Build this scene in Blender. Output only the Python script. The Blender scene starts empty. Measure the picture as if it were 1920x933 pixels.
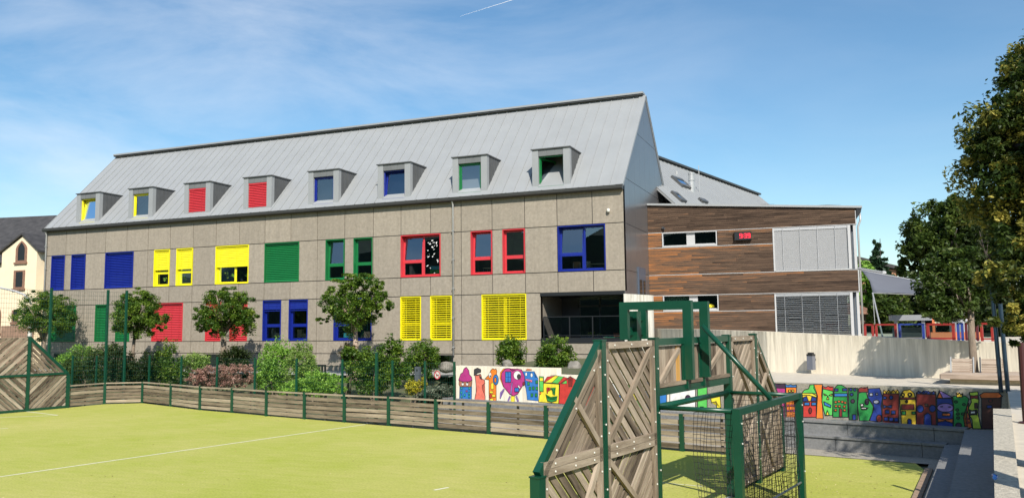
import bpy, bmesh, math, random
import numpy as np
from mathutils import Vector, Matrix
random.seed(7); rng = np.random.default_rng(7)
S = bpy.context.scene; COL = S.collection
# ------------------------------------------------------------------ camera
F_PX, CXP, CYP = 1542.0, 960.0, 466.5
PITCH, ROLL, YAW, CAM_H = 0.09395, -0.010555, 0.38746, 3.3
_r = np.array([math.cos(YAW), math.sin(YAW), 0.]); _f0 = np.array([-math.sin(YAW), math.cos(YAW), 0.]); _u0 = np.array([0, 0, 1.])
_f = _f0*math.cos(PITCH)+_u0*math.sin(PITCH); _u = _u0*math.cos(PITCH)-_f0*math.sin(PITCH)
RM = np.array([math.cos(ROLL)*_r+math.sin(ROLL)*_u, -math.sin(ROLL)*_r+math.cos(ROLL)*_u, _f])
EYE = np.array([0, 0, CAM_H])
cam_d = bpy.data.cameras.new('camera'); cam = bpy.data.objects.new('camera', cam_d); COL.objects.link(cam)
mw = Matrix.Identity(4)
for i in range(3):
    mw[i][0] = RM[0][i]; mw[i][1] = RM[1][i]; mw[i][2] = -RM[2][i]; mw[i][3] = EYE[i]
cam.matrix_world = mw
cam_d.sensor_width = 36; cam_d.lens = 36*F_PX/1920; cam_d.clip_end = 5000; cam_d.clip_start = .1
S.camera = cam
# ------------------------------------------------------------------ sky and sun
SUNV = np.array([0.65, -1.03, 1.0]); SUNV = SUNV/np.linalg.norm(SUNV)      # towards the sun
EL = math.asin(SUNV[2]); AZ = math.atan2(SUNV[0], SUNV[1])
W = bpy.data.worlds.new('World'); S.world = W; W.use_nodes = True
nt = W.node_tree; N = nt.nodes; LK = nt.links
sky = N.new('ShaderNodeTexSky'); sky.sky_type = 'NISHITA'; sky.sun_disc = False
sky.sun_elevation = EL; sky.sun_rotation = AZ; sky.altitude = 300; sky.air_density = 1.15; sky.dust_density = .35; sky.ozone_density = 2.4
tc = N.new('ShaderNodeTexCoord'); mp = N.new('ShaderNodeMapping'); mp.inputs['Scale'].default_value = (1.6, 1.6, 5.5)
mp.inputs['Rotation'].default_value = (0, .25, .5)
n1 = N.new('ShaderNodeTexNoise'); n1.inputs['Scale'].default_value = 1.5; n1.inputs['Detail'].default_value = 7; n1.inputs['Roughness'].default_value = .6
n1.inputs['Distortion'].default_value = .4
rp = N.new('ShaderNodeValToRGB'); rp.color_ramp.elements[0].position = .40; rp.color_ramp.elements[1].position = .78
rp.color_ramp.elements[0].color = (0, 0, 0, 1); rp.color_ramp.elements[1].color = (.55, .55, .55, 1)
mx = N.new('ShaderNodeMixRGB'); mx.inputs[2].default_value = (7.6, 7.9, 8.4, 1)
LK.new(tc.outputs['Generated'], mp.inputs['Vector']); LK.new(mp.outputs[0], n1.inputs['Vector']); LK.new(n1.outputs['Fac'], rp.inputs[0])
hs = N.new('ShaderNodeHueSaturation'); hs.inputs['Saturation'].default_value = 1.12; LK.new(sky.outputs[0], hs.inputs['Color'])
ad_ = N.new('ShaderNodeMixRGB'); ad_.blend_type = 'MULTIPLY'; ad_.inputs[0].default_value = 1; ad_.inputs[2].default_value = (.93, 1.04, 1.04, 1); LK.new(hs.outputs[0], ad_.inputs[1]); LK.new(ad_.outputs[0], mx.inputs[1])
dt = N.new('ShaderNodeVectorMath'); dt.operation = 'DOT_PRODUCT'; dt.inputs[1].default_value = (-.93, -.38, -.15); LK.new(tc.outputs['Generated'], dt.inputs[0])
mr_ = N.new('ShaderNodeMapRange'); mr_.inputs[1].default_value = -.35; mr_.inputs[2].default_value = .25; mr_.inputs[3].default_value = .15; mr_.inputs[4].default_value = 1.; LK.new(dt.outputs['Value'], mr_.inputs[0])
mm_ = N.new('ShaderNodeMath'); mm_.operation = 'MULTIPLY'; LK.new(mr_.outputs[0], mm_.inputs[0]); LK.new(rp.outputs[0], mm_.inputs[1]); LK.new(mm_.outputs[0], mx.inputs[0]); LK.new(mx.outputs[0], N['Background'].inputs[0])
N['Background'].inputs[1].default_value = .10
sun_d = bpy.data.lights.new('sun', 'SUN'); sun_d.energy = 5.0; sun_d.angle = math.radians(.5); sun_d.color = (1, .94, .84)
sun = bpy.data.objects.new('sun', sun_d); COL.objects.link(sun)
sun.rotation_euler = Vector(SUNV).to_track_quat('Z', 'Y').to_euler(); sun.location = (20, -30, 40)
S.view_settings.view_transform = 'Standard'; S.view_settings.look = 'None'; S.view_settings.exposure = 0.42; S.view_settings.gamma = 1
S.render.engine = 'CYCLES'; S.cycles.max_bounces = 6; S.cycles.transparent_max_bounces = 24; S.cycles.use_denoising = True
S.cycles.sample_clamp_indirect = 6
# ------------------------------------------------------------------ measuring: pixel of the photograph -> point on a real plane
def ray(x, y): return RM.T @ np.array([(x-CXP)/F_PX, -(y-CYP)/F_PX, 1.])
def onZ(x, y, z=0.):
    d = ray(x, y); return EYE+d*((z-CAM_H)/d[2])
def onP(x, y, p0, n):
    d = ray(x, y); n = np.array(n, float); return EYE+d*(((np.array(p0, float)-EYE)@n)/(d@n))
def proj(P):
    c = RM@(np.array(P, float)-EYE); return np.array([CXP+F_PX*c[0]/c[2], CYP-F_PX*c[1]/c[2], c[2]])
def solve_u(px, p0, d, lo, hi):
    """distance u along the line p0+u*d at which it crosses pixel column px"""
    p0 = np.array(p0, float); d = np.array(d, float)
    for _ in range(50):
        m = (lo+hi)/2
        if proj(p0+m*d)[0] < px: lo = m
        else: hi = m
    return (lo+hi)/2
# ------------------------------------------------------------------ mesh builder
class MB:
    def __init__(s): s.v = []; s.f = []; s.m = []; s.cur = 0
    def add(s, vs, fs):
        o = len(s.v); s.v += [tuple(float(c) for c in p) for p in vs]
        for f in fs: s.f.append(tuple(i+o for i in f)); s.m.append(s.cur)
        return s
    def quad(s, a, b, c, d): return s.add([a, b, c, d], [(0, 1, 2, 3)])
    def poly(s, pts): return s.add(pts, [tuple(range(len(pts)))])
    def hexa(s, p):   # 8 points: bottom 4, top 4
        return s.add(p, [(3, 2, 1, 0), (4, 5, 6, 7), (0, 1, 5, 4), (1, 2, 6, 5), (2, 3, 7, 6), (3, 0, 4, 7)])
    def box(s, x0, x1, y0, y1, z0, z1):
        return s.hexa([(x0, y0, z0), (x1, y0, z0), (x1, y1, z0), (x0, y1, z0), (x0, y0, z1), (x1, y0, z1), (x1, y1, z1), (x0, y1, z1)])
    def obox(s, c, ux, uy, uz):   # centre and three half vectors
        c, ux, uy, uz = (np.array(k, float) for k in (c, ux, uy, uz))
        return s.hexa([c-ux-uy-uz, c+ux-uy-uz, c+ux+uy-uz, c-ux+uy-uz, c-ux-uy+uz, c+ux-uy+uz, c+ux+uy+uz, c-ux+uy+uz])
    def beam(s, a, b, w, h, up=(0, 0, 1)):
        a = np.array(a, float); b = np.array(b, float); d = b-a; L = np.linalg.norm(d); d = d/L
        up = np.array(up, float); sd = np.cross(d, up); sd = sd/np.linalg.norm(sd); up = np.cross(sd, d)
        return s.obox((a+b)/2, d*L/2, sd*w/2, up*h/2)
    def prism(s, pts, ext):
        pts = [np.array(p, float) for p in pts]; e = np.array(ext, float); n = len(pts)
        fs = [tuple(range(n))[::-1], tuple(range(n, 2*n))]+[(i, (i+1) % n, n+(i+1) % n, n+i) for i in range(n)]
        return s.add(pts+[p+e for p in pts], fs)
    def tube(s, path, r, n=8, r1=None):
        path = [np.array(p, float) for p in path]; k = len(path); vs = []; fs = []
        for i, p in enumerate(path):
            d = path[min(i+1, k-1)]-path[max(i-1, 0)]; d = d/(np.linalg.norm(d)+1e-9)
            a = np.cross(d, (0, 0, 1.)) if abs(d[2]) < .95 else np.cross(d, (1., 0, 0)); a = a/np.linalg.norm(a); b = np.cross(d, a)
            rr = r if r1 is None else (r[i] if isinstance(r, (list, tuple)) else r+(r1-r)*i/(k-1))
            for j in range(n):
                t = 2*math.pi*j/n; vs.append(p+(a*math.cos(t)+b*math.sin(t))*rr)
        for i in range(k-1):
            for j in range(n): fs.append((i*n+j, i*n+(j+1) % n, (i+1)*n+(j+1) % n, (i+1)*n+j))
        fs.append(tuple(range(n))); fs.append(tuple(range((k-1)*n, k*n))[::-1])
        return s.add(vs, fs)
    def lathe(s, c, prof, n=16):
        c = np.array(c, float); vs = []; fs = []; k = len(prof)
        for (r, z) in prof:
            for j in range(n):
                t = 2*math.pi*j/n; vs.append(c+np.array([r*math.cos(t), r*math.sin(t), z]))
        for i in range(k-1):
            for j in range(n): fs.append((i*n+j, i*n+(j+1) % n, (i+1)*n+(j+1) % n, (i+1)*n+j))
        fs.append(tuple(range(n))[::-1]); fs.append(tuple(range((k-1)*n, k*n)))
        return s.add(vs, fs)
    def build(s, name, mats, parent=None, smooth=False, recalc=True):
        me = bpy.data.meshes.new(name); o = np.array(ORG.get(parent.name if parent else None, (0, 0, 0)), float)
        me.from_pydata([tuple(np.array(p)-o) for p in s.v], [], s.f)
        if not isinstance(mats, (list, tuple)): mats = [mats]
        for m in mats: me.materials.append(m)
        me.polygons.foreach_set('material_index', s.m)
        if recalc:
            bm = bmesh.new(); bm.from_mesh(me); bmesh.ops.recalc_face_normals(bm, faces=bm.faces); bm.to_mesh(me); bm.free()
        if smooth: me.polygons.foreach_set('use_smooth', [True]*len(me.polygons))
        me.update(); ob = bpy.data.objects.new(name, me); COL.objects.link(ob)
        if parent: ob.parent = parent; ORG[ob.name] = tuple(o)
        else: ORG[ob.name] = (0, 0, 0)
        return ob
ORG = {}
def thing(name, label, cat, loc=(0, 0, 0), group=None, local=False):
    o = bpy.data.objects.new(name, None); COL.objects.link(o); o.location = tuple(float(c) for c in loc); o.empty_display_size = .3
    ORG[o.name] = (0, 0, 0) if local else tuple(loc)
    return tag(o, label, cat, group)
def tag(o, label, cat, group=None):
    o['label'] = label; o['category'] = cat
    if group: o['group'] = group
    return o
def struct(o, kind='structure'): o['kind'] = kind; return o
def tree_copy(o, parent=None):
    c = o.copy(); COL.objects.link(c); ORG[c.name] = (0, 0, 0)
    if parent: c.parent = parent
    for ch in o.children: tree_copy(ch, c)
    return c
# ------------------------------------------------------------------ materials
def lin(r, g, b):
    f = lambda c: (c/255/12.92 if c/255 <= .04045 else ((c/255+.055)/1.055)**2.4); return (f(r), f(g), f(b))
def mat(name, col, rough=.6, metal=0., var=.15, scale=6., stretch=(1, 1, 1), bump=0., bscale=40., spec=.5, col2=None, detail=5):
    m = bpy.data.materials.new(name); m.use_nodes = True; t = m.node_tree; b = t.nodes['Principled BSDF']
    b.inputs['Roughness'].default_value = rough; b.inputs['Metallic'].default_value = metal; b.inputs['Specular IOR Level'].default_value = spec
    c = t.nodes.new('ShaderNodeTexCoord'); mpn = t.nodes.new('ShaderNodeMapping'); mpn.inputs['Scale'].default_value = stretch
    t.links.new(c.outputs['Object'], mpn.inputs['Vector'])
    if var > 0 or col2:
        nz = t.nodes.new('ShaderNodeTexNoise'); nz.inputs['Scale'].default_value = scale; nz.inputs['Detail'].default_value = detail; nz.inputs['Roughness'].default_value = .65
        t.links.new(mpn.outputs[0], nz.inputs['Vector'])
        r = t.nodes.new('ShaderNodeValToRGB'); e = r.color_ramp.elements
        c2 = col2 if col2 else tuple(k*(1+var) for k in col); c1 = col if col2 else tuple(k*(1-var) for k in col)
        e[0].position = .3; e[1].position = .7; e[0].color = (*c1, 1); e[1].color = (*c2, 1)
        t.links.new(nz.outputs['Fac'], r.inputs[0]); t.links.new(r.outputs[0], b.inputs['Base Color'])
    else: b.inputs['Base Color'].default_value = (*col, 1)
    if bump:
        n2 = t.nodes.new('ShaderNodeTexNoise'); n2.inputs['Scale'].default_value = bscale; n2.inputs['Detail'].default_value = 4
        t.links.new(mpn.outputs[0], n2.inputs['Vector']); bp = t.nodes.new('ShaderNodeBump'); bp.inputs['Strength'].default_value = bump; bp.inputs['Distance'].default_value = .02
        t.links.new(n2.outputs['Fac'], bp.inputs['Height']); t.links.new(bp.outputs[0], b.inputs['Normal'])
    return m
def wood(name, dark, light, grain=(1.2, 1.2, 30), third=None, rough=.85, tint=True):
    """weathered timber: long grain streaks, knots, and a different shade per board (face attribute 'tint')"""
    m = bpy.data.materials.new(name); m.use_nodes = True; t = m.node_tree; b = t.nodes['Principled BSDF']; b.inputs['Roughness'].default_value = rough; b.inputs['Specular IOR Level'].default_value = .2
    at = t.nodes.new('ShaderNodeAttribute'); at.attribute_name = 'grain'
    at2 = t.nodes.new('ShaderNodeAttribute'); at2.attribute_name = 'tint'
    mpn = t.nodes.new('ShaderNodeMapping'); mpn.inputs['Scale'].default_value = grain; t.links.new(at.outputs['Vector'], mpn.inputs['Vector'])
    n1 = t.nodes.new('ShaderNodeTexNoise'); n1.inputs['Scale'].default_value = 1.; n1.inputs['Detail'].default_value = 6; n1.inputs['Roughness'].default_value = .7; n1.inputs['Distortion'].default_value = .3
    t.links.new(mpn.outputs[0], n1.inputs['Vector'])
    ad = t.nodes.new('ShaderNodeMath'); ad.operation = 'MULTIPLY_ADD'; ad.inputs[1].default_value = .45; t.links.new(at2.outputs['Fac'], ad.inputs[0])
    sb = t.nodes.new('ShaderNodeMath'); sb.operation = 'SUBTRACT'; sb.inputs[1].default_value = .22; t.links.new(n1.outputs['Fac'], sb.inputs[0]); t.links.new(sb.outputs[0], ad.inputs[2])
    r = t.nodes.new('ShaderNodeValToRGB'); e = r.color_ramp.elements; e[0].position = .22; e[1].position = .78; e[0].color = (*dark, 1); e[1].color = (*light, 1)
    if third: q = e.new(.5); q.color = (*third, 1)
    t.links.new(ad.outputs[0], r.inputs[0]); t.links.new(r.outputs[0], b.inputs['Base Color'])
    bp = t.nodes.new('ShaderNodeBump'); bp.inputs['Strength'].default_value = .4; bp.inputs['Distance'].default_value = .01
    t.links.new(n1.outputs['Fac'], bp.inputs['Height']); t.links.new(bp.outputs[0], b.inputs['Normal'])
    return m
class Boards(MB):
    """boards that carry grain coordinates (along, across, through) and a shade per board"""
    def __init__(s): super().__init__(); s.g = []; s.t = []
    def board(s, pts, ext, along, tint=None):
        n0 = len(s.v); f0 = len(s.f); s.prism(pts, ext); al = np.array(along, float); al = al/np.linalg.norm(al)
        e = np.array(ext, float); e = e/np.linalg.norm(e); ac = np.cross(al, e); off = rng.random(3)*50
        for p in s.v[n0:]:
            p = np.array(p); s.g.append((p@al+off[0], p@e+off[1], p@ac+off[2]))
        s.t += [rng.random() if tint is None else tint]*(len(s.f)-f0)
        return s
    def bbeam(s, a, b, w, h, up=(0, 0, 1), tint=None):
        a = np.array(a, float); b = np.array(b, float); d = b-a; d = d/np.linalg.norm(d); up = np.array(up, float)
        sd = np.cross(d, up); sd = sd/np.linalg.norm(sd); up = np.cross(sd, d)
        return s.board([a-sd*w/2-up*h/2, b-sd*w/2-up*h/2, b-sd*w/2+up*h/2, a-sd*w/2+up*h/2], sd*w, d, tint)
    def build(s, name, mats, parent=None, **k):
        o = super().build(name, mats, parent, recalc=True); me = o.data
        a = me.attributes.new('grain', 'FLOAT_VECTOR', 'POINT'); a.data.foreach_set('vector', np.array(s.g, 'f').ravel())
        a = me.attributes.new('tint', 'FLOAT', 'FACE'); a.data.foreach_set('value', np.array(s.t, 'f'))
        return o
def clip(poly, p, n):
    """part of a convex 2D polygon on the side (q-p).n >= 0"""
    out = []
    for i in range(len(poly)):
        a, b = poly[i], poly[(i+1) % len(poly)]; da = (a[0]-p[0])*n[0]+(a[1]-p[1])*n[1]; db = (b[0]-p[0])*n[0]+(b[1]-p[1])*n[1]
        if da >= 0: out.append(a)
        if (da >= 0) != (db >= 0):
            k = da/(da-db); out.append((a[0]+(b[0]-a[0])*k, a[1]+(b[1]-a[1])*k))
    return out
def glass_mat(name, tint=(.62, .68, .7), boost=1.5, rough=.0):
    m = bpy.data.materials.new(name); m.use_nodes = True; t = m.node_tree; t.nodes.remove(t.nodes['Principled BSDF'])
    o = t.nodes['Material Output']; a = t.nodes.new('ShaderNodeBsdfTransparent'); a.inputs[0].default_value = (*tint, 1)
    g = t.nodes.new('ShaderNodeBsdfGlossy'); g.inputs['Roughness'].default_value = rough; g.inputs[0].default_value = (.72, .86, 1., 1)
    fr = t.nodes.new('ShaderNodeFresnel'); fr.inputs[0].default_value = 1.55; ml = t.nodes.new('ShaderNodeMath'); ml.operation = 'MULTIPLY_ADD'; ml.inputs[1].default_value = boost; ml.inputs[2].default_value = .10
    ml.use_clamp = True
    x = t.nodes.new('ShaderNodeMixShader'); t.links.new(fr.outputs[0], ml.inputs[0]); t.links.new(ml.outputs[0], x.inputs[0]); t.links.new(a.outputs[0], x.inputs[1]); t.links.new(g.outputs[0], x.inputs[2]); t.links.new(x.outputs[0], o.inputs[0])
    return m
def leaf_mat(name, cols, trans=.35, rough=.5):
    m = bpy.data.materials.new(name); m.use_nodes = True; t = m.node_tree; b = t.nodes['Principled BSDF']; b.inputs['Roughness'].default_value = rough; b.inputs['Specular IOR Level'].default_value = .35
    at = t.nodes.new('ShaderNodeAttribute'); at.attribute_name = 'tint'; r = t.nodes.new('ShaderNodeValToRGB'); e = r.color_ramp.elements
    e[0].color = (*cols[0], 1); e[1].color = (*cols[-1], 1)
    for i, c in enumerate(cols[1:-1]): q = e.new((i+1)/(len(cols)-1)); q.color = (*c, 1)
    t.links.new(at.outputs['Fac'], r.inputs[0]); t.links.new(r.outputs[0], b.inputs['Base Color'])
    tr = t.nodes.new('ShaderNodeBsdfTranslucent'); t.links.new(r.outputs[0], tr.inputs[0])
    x = t.nodes.new('ShaderNodeMixShader'); x.inputs[0].default_value = trans
    t.links.new(b.outputs[0], x.inputs[1]); t.links.new(tr.outputs[0], x.inputs[2]); t.links.new(x.outputs[0], t.nodes['Material Output'].inputs[0])
    return m
def leaves(name, lobes, n, size, m, parent=None, clumps=40, spread=.2, seed=1, tintbias=None, droop=0., inner=.5, flat=.35, poke=.0, tmix=.55):
    """many leaf blades spread in clumps through the volume of the lobes (centre, (rx, ry, rz))"""
    g = np.random.default_rng(seed); vol = np.array([l[1][0]*l[1][1]*l[1][2] for l in lobes])**.75; vol = vol/vol.sum()
    P = []; T = []
    for (c, r), w in zip(lobes, vol):
        k = max(4, int(clumps*w)); d = g.normal(size=(k, 3)); d /= np.linalg.norm(d, axis=1)[:, None]
        rad = inner+(1.04-inner)*g.random(k)**.6+poke*(g.random(k) > .86); cc = np.array(c)+d*rad[:, None]*np.array(r); ct = g.random(k)
        cs = spread*(.6+.8*g.random(k))
        q = max(8, int(n*w)); idx = g.integers(0, k, q)
        pts = cc[idx]+np.clip(g.normal(size=(q, 3)), -1.5, 1.5)*np.array(r)*cs[idx][:, None]*.75
        if droop: pts[:, 2] -= droop*np.abs(g.normal(size=q))
        P.append(pts); T.append(np.clip(ct[idx]*tmix+(1-tmix)*g.random(q), 0, 1))
    P = np.concatenate(P); T = np.concatenate(T); q = len(P)
    nrm = g.normal(size=(q, 3)); nrm[:, 2] = np.abs(nrm[:, 2])*(1+flat)+.2; nrm /= np.linalg.norm(nrm, axis=1)[:, None]
    a = np.cross(nrm, g.normal(size=(q, 3))); a /= np.linalg.norm(a, axis=1)[:, None]+1e-9; b = np.cross(nrm, a)
    s = (size*(.6+.8*g.random(q)))[:, None]; fold = nrm*s*.18
    V = np.stack([P-a*s, P-b*s*.45+fold, P+a*s, P+b*s*.45+fold], 1).reshape(-1, 3)
    Fq = np.arange(4*q).reshape(-1, 4)
    return raw_mesh(name, V, Fq, m, parent, T)
def raw_mesh(name, V, Fq, m, parent=None, tint=None):
    o = np.array(ORG.get(parent.name if parent else None, (0, 0, 0)), float); me = bpy.data.meshes.new(name); nf, k = Fq.shape
    me.vertices.add(len(V)); me.vertices.foreach_set('co', (V-o).astype('f').ravel()); me.loops.add(nf*k); me.loops.foreach_set('vertex_index', Fq.astype('i').ravel())
    me.polygons.add(nf); me.polygons.foreach_set('loop_start', np.arange(0, nf*k, k, dtype='i')); me.update(calc_edges=True)
    me.materials.append(m)
    if tint is not None: at = me.attributes.new('tint', 'FLOAT', 'FACE'); at.data.foreach_set('value', np.asarray(tint, 'f'))
    ob = bpy.data.objects.new(name, me); COL.objects.link(ob)
    if parent: ob.parent = parent
    ORG[ob.name] = tuple(o) if parent else (0, 0, 0)
    return ob
# ------------------------------------------------------------------ shared materials
BLUE = mat('blue paint', (.006, .017, .20), .35, var=.06); YEL = mat('yellow paint', (.74, .66, .012), .4, var=.05)
RED = mat('red paint', (.50, .035, .045), .4, var=.06); GRN = mat('green paint', (.006, .135, .035), .4, var=.06)
PAINT = {'blue': BLUE, 'yellow': YEL, 'red': RED, 'green': GRN}
STEEL_GREEN = mat('green coated steel', (.004, .052, .028), .32, var=.12, scale=3)
ZINC = mat('pre-weathered zinc', (.285, .295, .30), .5, metal=.1, var=.045, scale=.7, detail=3)
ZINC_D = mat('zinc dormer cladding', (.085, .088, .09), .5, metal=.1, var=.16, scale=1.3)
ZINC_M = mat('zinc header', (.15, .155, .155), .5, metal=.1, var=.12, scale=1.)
GUTTER = mat('dark gutter metal', (.06, .06, .06), .45, metal=.3, var=.1)
GALV = mat('galvanised pipe', (.42, .42, .41), .4, metal=.4, var=.1)
BLACK = mat('black metal', (.012, .013, .015), .4, var=0)
DARKGREY = mat('dark grey metal', (.05, .055, .065), .45, var=.1)
WHITE = mat('white coated metal', (.42, .42, .42), .4, var=.04)
CAPW = mat('white plastic cap', (.60, .59, .53), .4, var=.05)
GLASS = glass_mat('window glass', (.70, .74, .76), 2.1); GLASS_D = glass_mat('dark glass', (.35, .38, .42), 1.3)
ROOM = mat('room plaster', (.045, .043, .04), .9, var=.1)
# facade panels: speckled brown-grey stone with a faint shade per panel
def panel_mat():
    m = mat('speckled facade panel', (.255, .222, .172), .7, var=0, spec=.3); t = m.node_tree; b = t.nodes['Principled BSDF']
    c = [n for n in t.nodes if n.type == 'TEX_COORD'][0]
    def noise(sc, det):
        n = t.nodes.new('ShaderNodeTexNoise'); n.inputs['Scale'].default_value = sc; n.inputs['Detail'].default_value = det; n.inputs['Roughness'].default_value = .7
        t.links.new(c.outputs['Object'], n.inputs['Vector']); return n
    a = noise(7, 3); d = noise(2.2, 4)
    r = t.nodes.new('ShaderNodeValToRGB'); e = r.color_ramp.elements; e[0].position = .36; e[1].position = .66
    e[0].color = (.245, .212, .168, 1); e[1].color = (.302, .264, .213, 1); t.links.new(a.outputs['Fac'], r.inputs[0])
    at = t.nodes.new('ShaderNodeAttribute'); at.attribute_name = 'tint'
    m1 = t.nodes.new('ShaderNodeMapRange'); m1.inputs[3].default_value = .94; m1.inputs[4].default_value = 1.06; t.links.new(at.outputs['Fac'], m1.inputs[0])
    m2 = t.nodes.new('ShaderNodeMapRange'); m2.inputs[1].default_value = .3; m2.inputs[2].default_value = .7; m2.inputs[3].default_value = .92; m2.inputs[4].default_value = 1.07; t.links.new(d.outputs['Fac'], m2.inputs[0])
    mp_ = t.nodes.new('ShaderNodeMapping'); mp_.inputs['Scale'].default_value = (5, 5, .22); t.links.new(c.outputs['Object'], mp_.inputs[0]); sn = noise(1., 5); t.links.new(mp_.outputs[0], sn.inputs['Vector'])
    m3 = t.nodes.new('ShaderNodeMapRange'); m3.inputs[1].default_value = .42; m3.inputs[2].default_value = .68; m3.inputs[3].default_value = 1.03; m3.inputs[4].default_value = .92; t.links.new(sn.outputs['Fac'], m3.inputs[0])
    mk_ = t.nodes.new('ShaderNodeMath'); mk_.operation = 'MULTIPLY'; t.links.new(m1.outputs[0], mk_.inputs[0]); t.links.new(m3.outputs[0], mk_.inputs[1])
    ml = t.nodes.new('ShaderNodeMath'); ml.operation = 'MULTIPLY'; t.links.new(mk_.outputs[0], ml.inputs[0]); t.links.new(m2.outputs[0], ml.inputs[1])
    v = t.nodes.new('ShaderNodeVectorMath'); v.operation = 'SCALE'; t.links.new(r.outputs[0], v.inputs[0]); t.links.new(ml.outputs[0], v.inputs['Scale']); t.links.new(v.outputs[0], b.inputs['Base Color'])
    return m
PANEL = panel_mat()
CONC = mat('board-marked concrete', (.74, .67, .54), .85, var=.2, scale=1.0, stretch=(7, 7, .45), bump=.5, bscale=3, spec=.2)
CONC_A = mat('exposed aggregate concrete', (.30, .275, .225), .9, var=.3, scale=26, bump=.8, bscale=60, spec=.2)
GRANITE = mat('grey granite', (.19, .19, .188), .75, var=.2, scale=14, bump=.2, bscale=60, spec=.3)
PAVE = mat('pale concrete paving', (.50, .45, .37), .9, var=.1, scale=3, bump=.2, spec=.2)
GRIT = mat('grit strip', (.30, .27, .22), .95, var=.35, scale=30, bump=.6, bscale=50)
SOIL = mat('planting soil', (.10, .085, .055), .95, var=.4, scale=3, bump=.8, bscale=12, col2=(.07, .10, .03))
EARTH = mat('far ground', (.12, .13, .07), .95, var=.4, scale=.2)
GRAVEL = mat('grey gravel', (.30, .30, .29), .95, var=.35, scale=9, bump=.8, bscale=25)
BROWNK = mat('brown kerb', (.27, .19, .13), .9, var=.25, scale=8)
def turf_mat():
    m = mat('artificial turf', (.3, .33, .04), .85, var=0, spec=.15); t = m.node_tree; b = t.nodes['Principled BSDF']; c = [n for n in t.nodes if n.type == 'TEX_COORD'][0]
    def noise(sc, det, st=(1, 1, 1)):
        mp_ = t.nodes.new('ShaderNodeMapping'); mp_.inputs['Scale'].default_value = st; t.links.new(c.outputs['Object'], mp_.inputs[0])
        n = t.nodes.new('ShaderNodeTexNoise'); n.inputs['Scale'].default_value = sc; n.inputs['Detail'].default_value = det; n.inputs['Roughness'].default_value = .7; t.links.new(mp_.outputs[0], n.inputs[0]); return n
    big = noise(.16, 4); fine = noise(16, 5, (1, 2.2, 1)); med = noise(2.3, 5, (.5, 2, 1))
    r = t.nodes.new('ShaderNodeValToRGB'); e = r.color_ramp.elements; e[0].position = .3; e[1].position = .72; e[0].color = (.30, .36, .035, 1); e[1].color = (.50, .455, .16, 1)
    a = t.nodes.new('ShaderNodeMath'); a.operation = 'MULTIPLY_ADD'; a.inputs[1].default_value = .6; t.links.new(big.outputs['Fac'], a.inputs[0])
    a2 = t.nodes.new('ShaderNodeMath'); a2.operation = 'MULTIPLY'; a2.inputs[1].default_value = .4; t.links.new(med.outputs['Fac'], a2.inputs[0]); t.links.new(a2.outputs[0], a.inputs[2])
    t.links.new(a.outputs[0], r.inputs[0])
    m1 = t.nodes.new('ShaderNodeMapRange'); m1.inputs[1].default_value = .3; m1.inputs[2].default_value = .7; m1.inputs[3].default_value = .72; m1.inputs[4].default_value = 1.24; t.links.new(fine.outputs['Fac'], m1.inputs[0])
    v = t.nodes.new('ShaderNodeVectorMath'); v.operation = 'SCALE'; t.links.new(r.outputs[0], v.inputs[0]); t.links.new(m1.outputs[0], v.inputs['Scale']); t.links.new(v.outputs[0], b.inputs['Base Color'])
    bp = t.nodes.new('ShaderNodeBump'); bp.inputs['Strength'].default_value = .7; bp.inputs['Distance'].default_value = .03; t.links.new(fine.outputs['Fac'], bp.inputs['Height']); t.links.new(bp.outputs[0], b.inputs['Normal'])
    return m
TURF = turf_mat()
# ------------------------------------------------------------------ the ground
D = 37.056; XL, XR = -47.19, -9.51                     # main facade plane and its two ends
MB().quad((-1500, -1500, -.06), (1500, -1500, -.06), (1500, 1500, -.06), (-1500, 1500, -.06)).build('ground', EARTH)['kind'] = 'structure'
FENCE = [onZ(*p)[:2] for p in ((195, 757), (267, 755), (320, 761), (375, 768), (435, 773), (499.5, 779.5), (571, 785), (646, 791), (729, 796.5), (818, 804), (917, 812), (1025, 822))]
fd = (np.array([-4.22, 22.05])-FENCE[-1]); FENCE += [FENCE[-1]+fd*.5, FENCE[-1]+fd, FENCE[-1]+fd*1.5]
G0 = np.array([-2.97, 13.29]); GD = np.array([.2085, .978]); GN = np.array([.978, -.2085])     # near goal: left post, along the goal line, outwards behind it
def onl(p, a, x): return p[1]+math.tan(math.radians(a))*(x-p[0])
S1 = (-1.22, 23.4, -15.8); S2 = (-1.28, 23.75, -15.8); MW = (-1.3, 24.20, -14.3)            # step fronts and mural wall
def mwY(x): return onl(MW, MW[2], x)
def sideX(p, y): return p[0]+math.tan(math.radians(7.9))*(y-p[1])
R1 = (1.52, 19.19); R2 = (1.97, 19.3); PL = (2.353, 17.437); RT = (1.34, 20.39)
def isect(sp, rp):
    y = sp[1]
    for _ in range(20): y = onl(sp, sp[2], sideX(rp, y))
    return (sideX(rp, y), y)
tc1 = isect((-1.18, 22.4, -12.5), RT)
turf_pts = [(-1.18, 22.4)]+[tuple(FENCE[i]) for i in (13, 11, 7, 3, 1, 0)]+[(-32.15, 23.4), (-36.2, 3), (sideX(RT, 3), 3), (sideX(RT, tc1[1]-.9), tc1[1]-.9), (tc1[0]-.25, tc1[1]+.05)]
MB().poly([(x, y, 0) for x, y in turf_pts]).build('turf', TURF)['kind'] = 'structure'
mk = MB()
def stripe(a, b, w, z=.004):
    a = np.array(a[:2]); b = np.array(b[:2]); d = b-a; d /= np.linalg.norm(d); n = np.array([-d[1], d[0]])*w/2
    mk.quad((*(a-n), z), (*(b-n), z), (*(b+n), z), (*(a+n), z))
LINEW = mat('white line paint', (.66, .66, .50), .9, var=.15, scale=20)
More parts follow.
